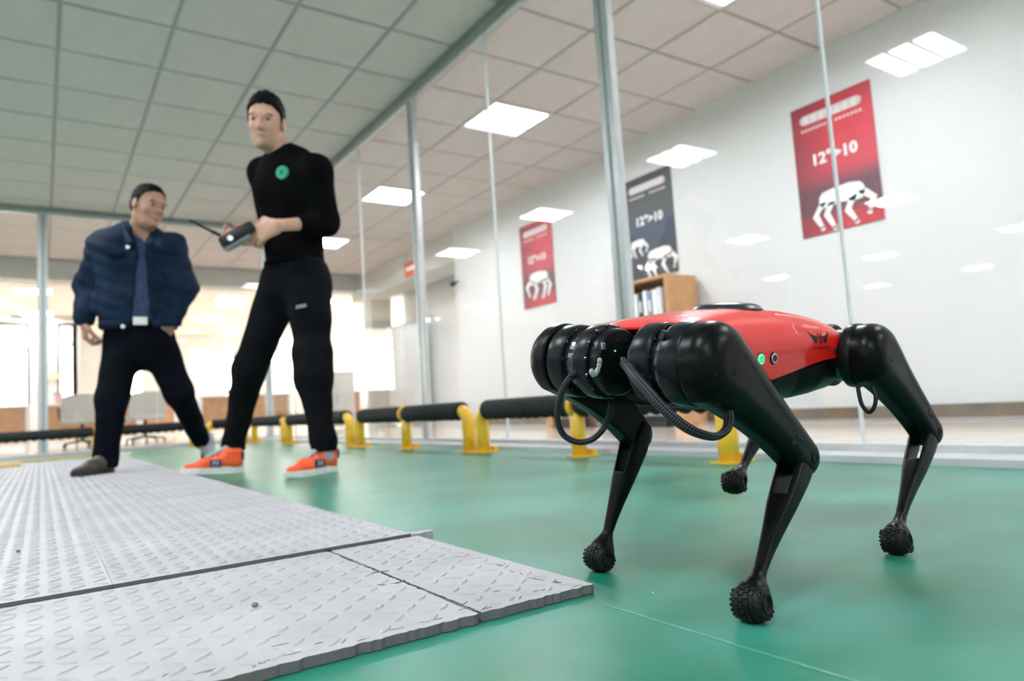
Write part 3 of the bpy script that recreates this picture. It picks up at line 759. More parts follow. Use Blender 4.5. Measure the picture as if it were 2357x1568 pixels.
# pebbles, crumbs, chips
def pebble(p, r, label, m, seed, cat='pebble', z=TT+.0018):
    bm = bmesh.new(); bmesh.ops.create_icosphere(bm, subdivisions=2, radius=r); q = random.Random(seed)
    for v in bm.verts: v.co *= 1+q.uniform(-.16, .16); v.co.z *= .8
    zz = min(v.co.z for v in bm.verts); vs = [np.array(v.co)+V(p[0], p[1], z-zz) for v in bm.verts]; bm.verts.index_update(); fs = [[v.index for v in f.verts] for f in bm.faces]; bm.free()
    return tag(mesh('pebble' if cat == 'pebble' else 'crumb', vs, fs, m, None, False, (p[0], p[1], z)), label, cat)
pebble((.235, .995), .0042, 'small brown pebble lying on the foreground foam mat', M['stone'], 1)
pebble((-.04, 1.81), .004, 'tiny dark pebble on the mats near the left edge', M['stone'], 2, 'pebble', .0182)
pebble((.440, 1.297), .005, 'black rubber crumb stuck in the mat joint at the seam crossing', M['blackrub'], 3, 'crumb', .008)
pebble((.672, .697), .0013, 'tiny white chip on the green floor in front of the robot dog', M['printw'], 4, 'crumb', 0.0)
# timber battens at the far left of the mats
o = MB().obox((-1.02, 6.68, .035), [nrm((1, -.10, 0)), nrm((.10, 1, 0)), V(0, 0, 1)], (.90, .030, .0165), .003).build('timber_batten', M['woodlight'], None, False, (-1.02, 6.68, .018)); tag(o, 'short pale timber batten lying on the mats at the left edge', 'batten')
o = MB().obox((-.85, 7.95, .012), [nrm((1, .03, 0)), nrm((-.03, 1, 0)), V(0, 0, 1)], (1.35, .022, .012), .003).build('timber_batten', M['woodlight'], None, False, (-.85, 7.95, 0)); tag(o, 'long thin timber batten on the floor behind the mats, below the foam rail', 'batten')

# ================================================================ FURNITURE BEHIND THE GLASS
def shelf_unit(x0, x1, y0, y1, z1, label, books=True):
    t = thing('bookshelf', ((x0+x1)/2, (y0+y1)/2, 0), label, 'bookshelf'); th = .022
    MB().box((x0, y0, 0), (x1, y0+th, z1)).build('side_panel', M['wood'], t); MB().box((x0, y1-th, 0), (x1, y1, z1)).build('side_panel', M['wood'], t)
    MB().box((x1-.01, y0+th, 0), (x1, y1-th, z1)).build('back_panel', M['wood'], t)
    for z in (0.06, .46, .86, z1-th): MB().box((x0, y0+th, z), (x1-.01, y1-th, z+th)).build('shelf', M['wood'], t)
    return t
shelf_unit(4.38, 4.76, 4.10, 4.68, 1.275, 'tall wooden bookshelf under the dark poster, beside the thick mullion')
rr = random.Random(9)
y = 4.18
cols = [srgb(225, 228, 235), srgb(240, 240, 240), srgb(120, 135, 165), srgb(235, 235, 240), srgb(60, 62, 70), srgb(230, 232, 238), srgb(200, 205, 220)]
for k in range(7):
    c = cols[k]; w_ = .048; lab = ['white ring binder nearest the right side of the bookshelf', 'plain white binder second from the right', 'slate blue binder on the bookshelf', 'off-white binder left of the slate blue one', 'charcoal binder on the bookshelf', 'white binder left of the charcoal one', 'pale blue-grey binder at the left end of the row'][k]
    m_ = mat('binder_%d' % k, c, .5); h = .29-.01*(k % 3)
    t = thing('binder', (4.5, y+w_/2, .882), lab, 'binder', 'binders on the bookshelf')
    MB().obox((4.51, y+w_/2, .882+h/2), np.eye(3), (.12, w_/2-.002, h/2), .004).build('cover', m_, t)
    MB().obox((4.389, y+w_/2, .882+h*.55), np.eye(3), (.0012, w_/2-.012, .05), 0).build('spine_label', M['printw'], t); y += w_+.008
# low table with shelf behind the front legs of the robot dog
def table(name, x0, x1, y0, y1, h, label, m_, legs=True, panel=None, cat='table'):
    t = thing(name, ((x0+x1)/2, (y0+y1)/2, 0), label, cat)
    MB().obox(((x0+x1)/2, (y0+y1)/2, h-.015), np.eye(3), ((x1-x0)/2, (y1-y0)/2, .015), .003).build('table_top', m_, t)
    for x in (x0+.04, x1-.04):
        for yy in (y0+.04, y1-.04): MB().obox((x, yy, (h-.03)/2), np.eye(3), (.025, .025, (h-.03)/2), .003).build('leg', M['wood'] if panel is None else M['frame'], t)
    if panel is not None: MB().box(*panel).build('front_panel', M['wood'], t)
    return t
table('low_desk', 4.37, 4.75, 4.75, 5.25, .955, 'high brown side table left of the bookshelf, behind the nose of the robot dog', mat('dark_top', (.30, .21, .13), .4, noise=(8, (.26, .17, .10), .4, .6)))
t = thing('wooden_bench', (4.2, 4.65, 0), 'low bench before the bookshelf, seen between the front legs of the robot dog', 'bench')
MB().obox((4.21, 4.67, .235), np.eye(3), (.13, .90, .015), .004).build('seat', M['dgrey'], t)
for yy in (3.82, 4.33, 5.5): MB().obox((4.21, yy, .11), np.eye(3), (.11, .045, .11), .003).build('leg', M['wood'], t)
def crate(y, label):
    t = thing('storage_box', (4.2, y, 0), label, 'box')
    MB().obox((4.2, y, .045), np.eye(3), (.10, .12, .045), .008).build('body', M['dgrey'], t)
    MB().obox((4.2, y, .098), np.eye(3), (.105, .125, .008), .003).build('lid', M['grey'], t)
crate(4.07, 'small dark box under the bench at its near end'); crate(4.62, 'small dark box under the middle of the bench'); crate(5.25, 'small dark box under the far end of the bench')
# red sign hanging on the beam
t = thing('red_sign', (WX-.05, 9.62, 2.30), 'red sign on the beam just left of the first mullion', 'sign')
MB().box((WX-.04, 9.45, 2.34), (WX-.02, 9.92, 2.56)).build('sign_board', M['redsign'], t)
MB().box((WX-.045, 9.50, 2.42), (WX-.04, 9.86, 2.48)).build('sign_lettering', M['printw'], t)
for yy in (9.5, 9.87): MB().cyl((WX-.03, yy, 2.56), (WX-.03, yy, CEIL-.005), .004, n=8).build('hanger', M['steel'], t)
# security camera on the poster wall
t = thing('security_camera', (WX-.06, 8.30, 1.97), 'small dark camera on the end of the poster wall, right of the first mullion', 'camera')
MB().cyl((WX, 8.30, 1.99), (WX-.08, 8.30, 1.97), .012).build('bracket', M['dgrey'], t)
MB().lathe((WX-.06, 8.30, 1.96), (-.8, -.5, -.3), [(0, .03), (.02, .036), (.09, .036), (.10, .028)], 20).build('housing', M['dgrey'], t)

# office beyond the far glass
def office_chair(x, y, rz, label):
    t = thing('office_chair', (x, y, 0), label, 'chair', 'pale office chairs'); R = Matrix.Rotation(rz, 3, 'Z'); R = np.array(R)
    W_ = lambda p: V(x, y, 0)+R @ np.asarray(p, float)
    # backrest: curved tall panel
    vs = []; nx, nz = 12, 10
    for s in (0, 1):
        for i in range(nx+1):
            for k_ in range(nz+1):
                u = -1+2*i/nx; v = k_/nz; hw = .27*(1-.10*(v-.3)**2)*(1-.06*(v > .85)); 
                vs.append(W_((u*hw, -.20-.05*v+.06*u*u+(.03 if s else 0), .36+.44*v-.035*abs(u)**4*(v > .5))))
    N1 = (nx+1)*(nz+1); fs = []
    for i in range(nx):
        for k_ in range(nz):
            a = i*(nz+1)+k_; fs += [(a, a+nz+1, a+nz+2, a+1), (N1+a, N1+a+1, N1+a+nz+2, N1+a+nz+1)]
    rim = [i*(nz+1) for i in range(nx+1)]+[nx*(nz+1)+k_ for k_ in range(1, nz+1)]+[i*(nz+1)+nz for i in range(nx-1, -1, -1)]+[k_ for k_ in range(nz-1, 0, -1)]
    fs += [(rim[q], rim[(q+1) % len(rim)], N1+rim[(q+1) % len(rim)], N1+rim[q]) for q in range(len(rim))]
    mesh('backrest', vs, fs, M['chair'], t, True)
    MB().obox(W_((0, .03, .40)), R.T, (.25, .25, .035), .025).build('seat', M['chair'], t, True)
    MB().cyl(W_((0, 0, .12)), W_((0, 0, .37)), .025).build('gas_column', M['dgrey'], t)
    for s in (-1, 1):
        vs, fs, uv = tube(catmull([W_((s*.26, .12, .36)), W_((s*.30, .10, .50)), W_((s*.30, 0, .60)), W_((s*.29, -.18, .60))], 5), .016, 8); mesh('armrest', vs, fs, M['dgrey'], t, True)
    for q in range(5):
        a = q*2*math.pi/5; MB().cyl(W_((0, 0, .11)), W_((.28*math.cos(a), .28*math.sin(a), .07)), .018, .013, 8).build('base_arm', M['dgrey'], t)
        MB().lathe(W_((.28*math.cos(a)-.012, .28*math.sin(a), .032)), R @ V(1, 0, 0), [(0, .03), (.024, .03)], 12).build('castor', M['dgrey'], t)
office_chair(1.36, 12.4, 0.15, 'pale office chair seen between the legs of the person in navy')
office_chair(.52, 12.5, -.1, 'pale office chair half hidden by the straight leg of the person in navy')
def desk(x0, x1, y0, y1, label, h=.74, nodraw=False):
    return table('office_desk', x0, x1, y0, y1, h, label, M['frame'], panel=((x0+.03, y0+.05, .12), (x1-.03, y0+.07, h-.03)), cat='desk')
desk(-2.2, -.15, 14.2, 14.9, 'office desk with an orange-brown front at the left edge of the picture')
desk(-.05, 1.5, 14.4, 15.1, 'office desk behind the pale chairs')
desk(2.35, 4.0, 13.6, 14.3, 'office desk with a wooden front between the two people')
desk(4.6, 5.6, 14.0, 14.6, 'office desk with a brown front right of the black sweatpants')
desk(1.6, 2.3, 15.6, 16.2, 'farther office desk seen under the raised leg of the person in navy')
def small_monitor(x, y, s, label, h=.74):
    t = thing('desk_phone', (x, y, h), label, 'phone')
    MB().obox((x, y, h+.052), [nrm((1, 0, 0)), nrm((0, 1, .3)), nrm((0, -.3, 1))], (.09*s, .10*s, .018*s), .006).build('body', M['grey'], t)
    vs, fs, uv = tube(catmull([V(x-.05*s, y-.08*s, h+.07*s), V(x-.055*s, y-.04*s, h+.082*s), V(x-.055*s, y+.04*s, h+.095*s), V(x-.05*s, y+.08*s, h+.09*s)], 4), .016*s, 8); mesh('handset', vs, fs, M['dgrey'], t, True)
small_monitor(3.0, 13.9, 1.2, 'grey desk phone on the desk between the two people'); small_monitor(.75, 14.6, 1.2, 'grey desk phone on the desk by the pale chairs')
def cup(x, y, c, label, r=.06, h=.14, z=.74):
    m_ = mat('cup', c, .4)
    t = thing('storage_tin', (x, y, z), label, 'container')
    MB().lathe((x, y, z), (0, 0, 1), [(0, r*.85), (h, r), (h, r*.9), (.01, r*.8)], 20).build('body', m_, t, False); MB().lathe((x, y, z+h), (0, 0, 1), [(-.02, r*1.05), (.012, r*1.05)], 20).build('lid', M['grey'], t)
cup(3.35, 13.8, (.75, .75, .78), 'white tin on the desk between the two people'); cup(1.0, 14.6, (.55, .12, .16), 'red tin on the desk left of the bent leg in dark jeans', .08, .16); cup(.25, 14.7, (.75, .45, .5), 'pink tin on the desk behind the left pale chair', .08, .2)
# white cabinets and frosted doors right of the operator
def locker(x0, x1, y0, y1, z1, label, nd=2):
    t = thing('cabinet', ((x0+x1)/2, (y0+y1)/2, 0), label, 'cabinet')
    MB().box((x0, y0, .03), (x1, y1, z1)).build('body', M['white'], t)
    w_ = (x1-x0)/nd
    for q in range(nd):
        d = MB().box((x0+q*w_+.01, y0-.018, .06), (x0+(q+1)*w_-.01, y0-.001, z1-.03)).build('door', mat('cabinet_white', (.84, .84, .84), .35), t)
        MB().box((x0+(q+(.85 if q % 2 == 0 else .1))*w_, y0-.03, z1*.45), (x0+(q+(.85 if q % 2 == 0 else .1))*w_+.02, y0-.018, z1*.6)).build('handle', M['steel'], d)
locker(4.1, 4.9, 12.6, 13.0, 1.05, 'low white two-door cabinet just right of the sweatpants')
locker(5.15, 5.6, 10.9, 11.6, 1.75, 'tall white cabinet left of the first mullion', 1)
locker(2.7, 3.3, 16.6, 17.0, 1.9, 'tall white cabinet seen between the legs of the black sweatpants', 1)
for (x, y, z, lb) in ((.20, 17.86, 1.45, 'small yellow sign on the office wall right of the leftmost mullion'), (3.55, YFAR-.42, 1.75, 'small yellow sign by the knee of the black sweatpants')):
    t = thing('wall_sign', (x, y, z), lb, 'sign'); MB().box((x-.22, y-.01, z-.05), (x+.22, y, z+.05)).build('plate', M['yellowsign'], t)
    MB().box((x-.15, y-.012, z-.012), (x+.15, y-.01, z+.012)).build('lettering', M['printw'], t)

# ================================================================ ROBOT DOG
_y, _p, _rr = math.radians(187), math.radians(-1.2), math.radians(-6.2)
DF = V(math.cos(_y)*math.cos(_p), math.sin(_y)*math.cos(_p), math.sin(_p)); _L0 = V(-math.sin(_y), math.cos(_y), 0); _U0 = np.cross(DF, _L0)
DL = math.cos(_rr)*_L0+math.sin(_rr)*_U0; DU = -math.sin(_rr)*_L0+math.cos(_rr)*_U0
HX, RM = .232, .053
DO = V(.6716, .5844, .2953)-.128*DL-HX*DF
DB = np.stack([DF, DL, DU])
def B(x, y, z): return DO+x*DF+y*DL+z*DU
def Bv(P): return DO+np.asarray(P, float) @ DB
def bY(px, py, Y): return (onpl(px, py, DO+Y*DL, DL)-DO) @ DB.T
def bX(px, py, X): return (onpl(px, py, DO+X*DF, DF)-DO) @ DB.T
dog = thing('robot_dog', (DO[0], DO[1], 0), 'black four-legged robot dog with a glossy red back shell, walking on the green floor', 'robot')
# --- red shell (loft), top open edge follows a curve along each side
XS = [.200, .186, .172, .15, .12, .09, .05, .0, -.05, -.10, -.145, -.18, -.205, -.222]
TOP = [.0475, .0535, .0585, .063, .0675, .071, .0745, .0775, .0785, .077, .073, .068, .062, .056]
HW = [.066, .074, .080, .086, .092, .097, .101, .104, .107, .1095, .112, .1135, .113, .109]
LOW = [.044, .047, .048, .042, .022, -.004, -.022, -.031, -.022, -.0125, -.0055, -.003, -.0025, -.0025]
def interp(x, arr): return float(np.interp(-x, [-a for a in XS], arr))
def shell_pt(X, s):     # s in -1..1 across; 0 = ridge
    top, hw, low = interp(X, TOP), interp(X, HW), interp(X, LOW)
    a = abs(s); ang = a*math.pi/2
    e = 2/3.1
    yy = hw*(math.sin(ang)**e); zz = low+(top-low)*(max(0, math.cos(ang))**e)
    if top-low < .02: zz = low+(top-low)*math.cos(ang)
    # side tucks in slightly below a crease
    yy -= .006*max(0, (.035-zz)/.06)
    return (X, math.copysign(yy, s) if s else 0, zz)
NX, NS = 60, 48
vs = []; ux = np.linspace(XS[0], XS[-1], NX)
for th in (0, .0028):
    for x in ux:
        for q in range(NS+1):
            s = -1+2*q/NS; X, Y, Z = shell_pt(x, s); k = 1-th/.1
            vs.append(B(X, Y*k, Z-(th if abs(s) < .99 else 0)))
N1 = NX*(NS+1); fs = []
for i in range(NX-1):
    for q in range(NS):
        a = i*(NS+1)+q; fs += [(a, a+1, a+NS+2, a+NS+1), (N1+a, N1+a+NS+1, N1+a+NS+2, N1+a+1)]
for q in range(NS):
    fs += [(q, N1+q, N1+q+1, q+1)]; a = (NX-1)*(NS+1)+q; fs += [(a, a+1, N1+a+1, N1+a)]
for i in range(NX-1):
    a = i*(NS+1); fs += [(a, a+NS+1, N1+a+NS+1, N1+a)]; a += NS; fs += [(a, N1+a, N1+a+NS+1, a+NS+1)]
shell = autosmooth(mesh('back_shell', vs, fs, M['red'], dog, True), 50); shell['label'] = 'glossy red scratched shell'
def shellY(X, Z, sgn=1):   # outward surface position for a point on the side
    lo, hi = .3, 1.0
    for _ in range(30):
        m_ = (lo+hi)/2
        if shell_pt(X, m_)[2] > Z: lo = m_
        else: hi = m_
    return sgn*shell_pt(X, lo)[1]
# front red drop between the motor stacks
MB().obox(B(.150, .010, .022), DB, (.004, .020, .026), .003).build('front_red_plate', M['red'], dog)
# --- black belly
def f_belly(P):
    q = (P-DO) @ DB.T; x = q[..., 0]+.012; xc = np.clip(x, -.192, .145)
    low = .068-.010*np.clip((-x-.10)/.09, 0, 1)
    z = q[..., 2]; y = q[..., 1]
    dx = x-xc; hy = .094+.010*np.clip((-x-.08)/.06, 0, 1)-.012*np.clip((-z-.02)/.05, 0, 1)
    zc = (.004-low)/2; hz = (.004+low)/2
    a = np.abs(y)-hy+.03; b = np.abs(z-zc)-hz+.03
    d2 = np.sqrt(np.maximum(a, 0)**2+np.maximum(b, 0)**2)+np.minimum(np.maximum(a, b), 0)-.03
    return np.sqrt(np.maximum(d2+.02, 0)**2+dx**2)-.02
sdf_obj('belly_shell', [p_fn(f_belly, DO-.24, DO+.24)], .003, M['black'], dog)
MB().obox(B(-.01, .02, -.070), DB, (.08, .035, .004), .003).build('belly_plate', M['black'], dog)
# --- dome on the back
top = interp(-.036, TOP)
MB().lathe(B(-.036, 0, top-.006), DU, [(0, .055), (.004, .056), (.006, .054)]+[(.006+.0115*math.sin(q), .053*math.cos(q)) for q in np.linspace(.05, 1.5, 10)], 48).build('back_dome', M['dome'], dog, True)
# --- motors: rings stacked on the side-to-side axis
def motor(name, X, y0, y1, r, parent=None, prof=None):
    s = 1 if y1 > y0 else -1; L_ = abs(y1-y0)
    pr_ = prof or [(0, r-.004), (.0008, r-.0018), (.002, r-.0006), (.0042, r), (L_-.004, r), (L_-.002, r-.0008), (L_, r-.003)]
    o = MB().lathe(B(X, y0, 0), s*DL, pr_, 72, ref=DU).build(name, M['blackmetal'], parent or dog); return autosmooth(o, 40)
def bolts(X, y, r, n, parent, out, rb=.0026, h=.0022, a0=0.0, m_='darksteel'):
    for k in range(n):
        a = a0+2*math.pi*k/n; c = B(X+r*math.cos(a), y, r*math.sin(a))
        MB().lathe(c-out*DL*.002, out*DL, [(0, rb), (.002+h, rb), (.002+h, rb*.55), (.002+h*.4, rb*.5)], 10).build('bolt', M[m_], parent)
bm_ = {}
for X, fr in ((HX, True), (-HX, False)):
    # left stack
    m_ = motor('knee_motor', X, .056, .088, RM); m2_ = motor('hip_motor', X, .101 if fr else .112, .1325, RM+.0003)
    MB().lathe(B(X, .084, 0), DL, [(0, .044), (.03, .044)], 48).build('gear_stage', M['darksteel'], dog)
    if fr:
        bolts(X, .0875, RM-.006, 12, m_, 1, a0=.2); bolts(X, .1015, RM-.006, 12, m2_, -1, a0=.1)
    motor('motor_cap', X, .058, .045, .042, m_)
    # right stack
    m_ = motor('knee_motor', X, -.0150, -.0415, RM-.001); m2_ = motor('hip_motor', X, -.0610, -.0915, RM-.0005)
    MB().lathe(B(X, -.040, 0), -DL, [(0, .044), (.024, .044)], 48).build('gear_stage', M['darksteel'], dog)
    cap = motor('motor_cap', X, -.0165, .0035, .0465, dog)
    if fr:
        bolts(X, -.0155, RM-.0030, 14, m_, 1, a0=.12, rb=.0024); bolts(X, -.0410, RM-.006, 12, m_, -1, a0=.2); bolts(X, -.0615, RM-.006, 12, m2_, 1, a0=.1)
        # face details: recessed ring, LED, sockets, glued connector
        f_ = .0035
        MB().lathe(B(X, f_-.001, 0), DL, [(0, .0300), (.0018, .0300), (.0018, .0285), (0, .0285)], 48, caps=False).build('cap_groove', M['black'], cap)
        q = bY(1416, 808, f_+.0005); MB().lathe(Bv(q), DL, [(0, .0012), (.0006, .0009)], 10).build('status_light', M['led'], cap)
        q = bY(1389, 797, f_); MB().obox(Bv(q), DB, (.0035, .0012, .0045), .0006).build('port', M['silver'], cap)
        for (px, py) in ((1386, 812), (1420, 783), (1440, 784), (1389, 893)): q = bY(px, py, f_); MB().lathe(Bv(q)-.001*DL, DL, [(0, .0022), (.0022, .0022), (.0022, .0012), (.001, .0011)], 10).build('bolt', M['darksteel'], cap)
        q = bY(1376, 852, f_); b = MB(); c = Bv(q)
        for k, (dx, dz) in enumerate(((0, 0), (-.003, .006), (-.004, .012), (.004, -.004), (.009, -.005), (.012, -.002))):
            bm = bmesh.new(); bmesh.ops.create_icosphere(bm, subdivisions=2, radius=.0046); bm.verts.index_update()
            b.add(np.array([v.co for v in bm.verts])*V(1, .5, 1) @ DB+c+dx*DF+dz*DU, [[v.index for v in f.verts] for f in bm.faces]); bm.free()
        b.build('connector_glue', M['glue'], cap, True)
# stepped outer housing of the right hip covers is part of the upper legs (below)
# axle block joining the stacks to the body
MB().obox(B(.19, .0, -.005), DB, (.03, .085, .028), .006).build('front_bracket', M['black'], dog)
MB().obox(B(-.19, .0, -.005), DB, (.03, .085, .028), .006).build('rear_bracket', M['black'], dog)
q = bX(1526, 771, HX+.044); MB().obox(Bv(q), [nrm(DU+.5*DL), nrm(DL-.5*DU), DF], (.006, .0035, .002), .0008).build('wiring_clip', M['dgrey'], dog)
# --- legs
GND = V(0, 0, 1)
def kneept(px, py, Yo, off): return Bv(bY(px, py, Yo))+off*DL
LEGS = {
 'FL': (B(HX, .154, 0), kneept(1880, 1058, .19, -.024), onz(1735, 1432)+.021*GND, 1, 'front leg nearest the camera'),
 'FR': (B(HX, -.1135, 0), kneept(1488, 1003, -.078, -.024), onz(1382, 1315)+.021*GND, -1, 'far front leg'),
 'HL': (B(-HX, .154, 0), kneept(2168, 997, .20, -.024), onz(2067, 1277)+.021*GND, 1, 'hind leg at the right'),
 'HR': (B(-HX, -.1135, 0), kneept(1800, 935, -.10, -.024), at(1690, 1110, 1.27), -1, 'raised far hind leg')}
def f_thigh(H, K, N, s):
    e1 = nrm(K-H); e2 = np.cross(N, e1); e2 = e2 if e2[2] < 0 else -e2      # e2 points down/under
    L_ = np.linalg.norm(K-H)
    def f(P):
        q = P-H; x = q @ e1; y = q @ e2; z = (q @ N)*s       # z outward
        t = np.clip(x/L_, 0, 1)
        up = RM+.001+(.0245-RM)*t**1.05
        dn = .0245+(RM-.0235)*(1-np.clip(t*1.18, 0, 1))**1.9
        r = np.where(y > 0, dn, up)
        ax = x-t*L_
        d2 = np.sqrt(ax*ax+y*y)-r
        d2 = d2*.93
        # lateral extents: inner face at the seam, outer face domed towards the hip
        yo = .0215+.004*np.exp(-(t/.28)**2); yi = -.0215+.004*t
        zc = (yo+yi)/2; hz = (yo-yi)/2
        rad = .015-.005*t
        a = d2+rad; b = np.abs(z-zc)-hz+rad
        # softer rounding on the outer side
        ro = .031-.017*t; a2 = d2+ro; b2 = (z-yo)+ro
        dout = np.sqrt(np.maximum(a2, 0)**2+np.maximum(b2, 0)**2)+np.minimum(np.maximum(a2, b2), 0)-ro
        ri = .003; a3 = d2+ri; b3 = (yi-z)+ri
        din = np.sqrt(np.maximum(a3, 0)**2+np.maximum(b3, 0)**2)+np.minimum(np.maximum(a3, b3), 0)-ri
        return np.maximum(dout, din)
    lo = np.minimum(H, K)-.075; hi = np.maximum(H, K)+.075
    return p_fn(f, lo, hi), e1, e2, L_
def make_leg(key):
    H, K, Ft, s, lab = LEGS[key]
    N = nrm(np.cross(K-H, Ft-K)); N = N if (N @ DL) > 0 else -N
    # pull the normal towards the body's side axis so the housing sits flush on the motors
    Nt = nrm(DL*.75+N*.25); Nt = nrm(Nt-(Nt @ nrm(K-H))*nrm(K-H))
    p, e1, e2, L_ = f_thigh(H, K, Nt, s)
    up = sdf_obj('upper_leg', [p], .0018 if key in ('FL', 'FR', 'HL') else .003, M['thigh'], dog); up['label'] = 'upper half of the '+lab
    # seam groove line on the outer face, knee cap disc, bolts
    out = lambda x, y, d=0: H+e1*x*L_+e2*y+s*Nt*d
    zo = lambda t: .0215+.004*math.exp(-(t/.28)**2)
    ln = catmull([out(.0, -.022, zo(.0)-.0004), out(.10, -.020, zo(.10)-.0003), out(.25, -.016, zo(.25)-.0003), out(.5, -.012, zo(.5)-.0003), out(.75, -.008, zo(.75)-.0003), out(.97, -.003, zo(1)-.0003)], 6)
    vs, fs, uv = tube(ln, .00075, 6); mesh('seam_line', vs, fs, M['blackrub'], up, True)
    MB().lathe(out(1.0, 0, zo(1)-.002), s*Nt, [(0, .0078), (.0026, .0078), (.0034, .0068), (.0034, .0035), (.002, .0032)], 24).build('knee_bolt', M['black'], up)
    MB().lathe(out(1.0, 0, zo(1)-.002), s*Nt, [(0, .0030), (.0028, .0030), (.0028, .0016), (.0015, .0015)], 12).build('knee_screw', M['darksteel'], up)
    c = out(.78, -.004, zo(.78)-.0012); MB().obox(c, [e1, e2, Nt], (.0095, .0062, .0018), .0015).build('cover_pocket', M['blackrub'], up)
    for dx in (-.004, .004): MB().lathe(c+e1*dx+e2*.001, s*Nt, [(0, .0024), (.0028, .0024), (.0028, .0013), (.0018, .0012)], 10).build('screw', M['darksteel'], up)
    c = out(.0, .012, zo(0)-.0005); MB().lathe(c, s*Nt, [(-.002, .0045), (.0008, .0045), (.0008, .0028), (-.001, .0025)], 14).build('cover_plug', M['black'], up)
    c = out(1.03, -.022, 0); MB().obox(c, [nrm(e1+.8*e2*0), e2, Nt], (.010, .004, .009), .002).build('knee_stop', M['black'], up)
    # lower leg: fork at the top, slender shaft, flared ankle
    d = nrm(Ft-K); side_ = nrm(N-(N @ d)*d); fwd = np.cross(side_, d); fwd = fwd if fwd @ DF > 0 else -fwd
    S = np.linalg.norm(Ft-K); off = -s*.003*side_
    def f_lower(P):
        q = P-K-off; x = q @ d; y = q @ fwd; z = q @ side_; t = np.clip(x/S, -.06, 1)
        # widths in the leg plane (w) and across (h)
        w = np.interp(t, [-.06, .0, .10, .25, .45, .65, .80, .88, .95], [.016, .0205, .0205, .0165, .0132, .0100, .0082, .0100, .0135])
        h = np.interp(t, [-.06, .0, .12, .25, .38, .55, .70, .80, .88, .95], [.020, .0205, .0205, .0195, .0170, .0115, .0085, .0078, .0100, .0140])
        cy = np.interp(t, [-.06, 0, .15, .4, .7, .9, 1], [-.001, -.0015, -.002, .0005, .001, 0, 0])
        ex = 3.2-1.2*np.clip((t-.55)/.25, 0, 1)
        r = ((np.abs((y-cy)/w)+1e-6)**ex+(np.abs(z/h)+1e-6)**ex)**(1/ex)
        dd = (r-1)*np.minimum(w, h)
        ends = np.maximum(-x-.018, x-S*.95)
        return np.maximum(dd, ends)
    lo = np.minimum(K, Ft)-.04; hi = np.maximum(K, Ft)+.04
    def f_slot(P):
        q = P-K-off; x = q @ d; z = q @ side_; a = np.abs(z)-.0122+.0025*np.clip(x/S/.3, 0, 1); b = np.abs(x-.13*S)-.21*S
        return np.maximum(a, b)
    def f_knob(P): return np.abs(((P-Ft) @ side_))-.018
    R3 = np.stack([fwd, side_, d])
    pr_ = [p_fn(f_lower, lo, hi), p_fn(f_slot, K-.1, K+.1, .002, True),
           p_ell(Ft-d*.006, R3, (.0185, .0165, .021), .016)]
    pr_[1]['lo'] = np.minimum(K, K+d*S*.4)-.04; pr_[1]['hi'] = np.maximum(K, K+d*S*.4)+.04
    lw = sdf_obj('lower_leg', pr_, .0013 if key in ('FL', 'FR', 'HL') else .0022, M['black'], dog); lw['label'] = 'lower half of the '+lab
    # foot: knobbly rubber barrel on a side-to-side axis
    ft = MB(); Rf, Wf = .0200, .0175; nn = 40
    prof = [(-Wf, .010), (-Wf, .0150), (-Wf*.9, .0172), (-Wf*.6, .0190), (0, Rf), (Wf*.6, .0190), (Wf*.9, .0172), (Wf, .0150), (Wf, .010)]
    ft.lathe(Ft, side_, prof, nn, ref=d)
    foot = autosmooth(ft.build('foot_pad', M['blackrub'], lw), 40)
    kb = MB(); nr = 18
    for r_ in range(nr):
        an = 2*math.pi*r_/nr
        for j_, yy in enumerate((-.0142, -.0086, -.0029, .0029, .0086, .0142)):
            aa = an+(math.pi/nr if j_ % 2 else 0); rad = np.cos(aa)*d+np.sin(aa)*fwd
            if rad @ d < -.42: continue
            tn = np.cross(side_, rad); rr_ = Rf-.0062*abs(yy/.0175)**2.2
            kb.obox(Ft+side_*yy+rad*(rr_+.0004), [tn, side_, rad], (.0027 if j_ % 2 else .0022, .0022, .0013), .0003)
        for sd in (-1, 1):   # side lugs
            rad = np.cos(an)*d+np.sin(an)*fwd
            if rad @ d < -.3: continue
            kb.obox(Ft+side_*sd*.0172+rad*.0158, [np.cross(side_, rad), side_, rad], (.0016, .0010, .0022), .0003)
    kb.build('tread_knobs', M['blackrub'], lw)['kind'] = 'stuff'
    for sd in (-1, 1):
        MB().lathe(Ft+side_*sd*.0145, side_*sd, [(0, .0118), (.0044, .0118), (.0048, .0108), (.0048, .0086), (.0018, .0078), (.0014, .002)], 24, ref=d).build('foot_hub', M['black'], lw, True)
for k_ in LEGS: make_leg(k_)
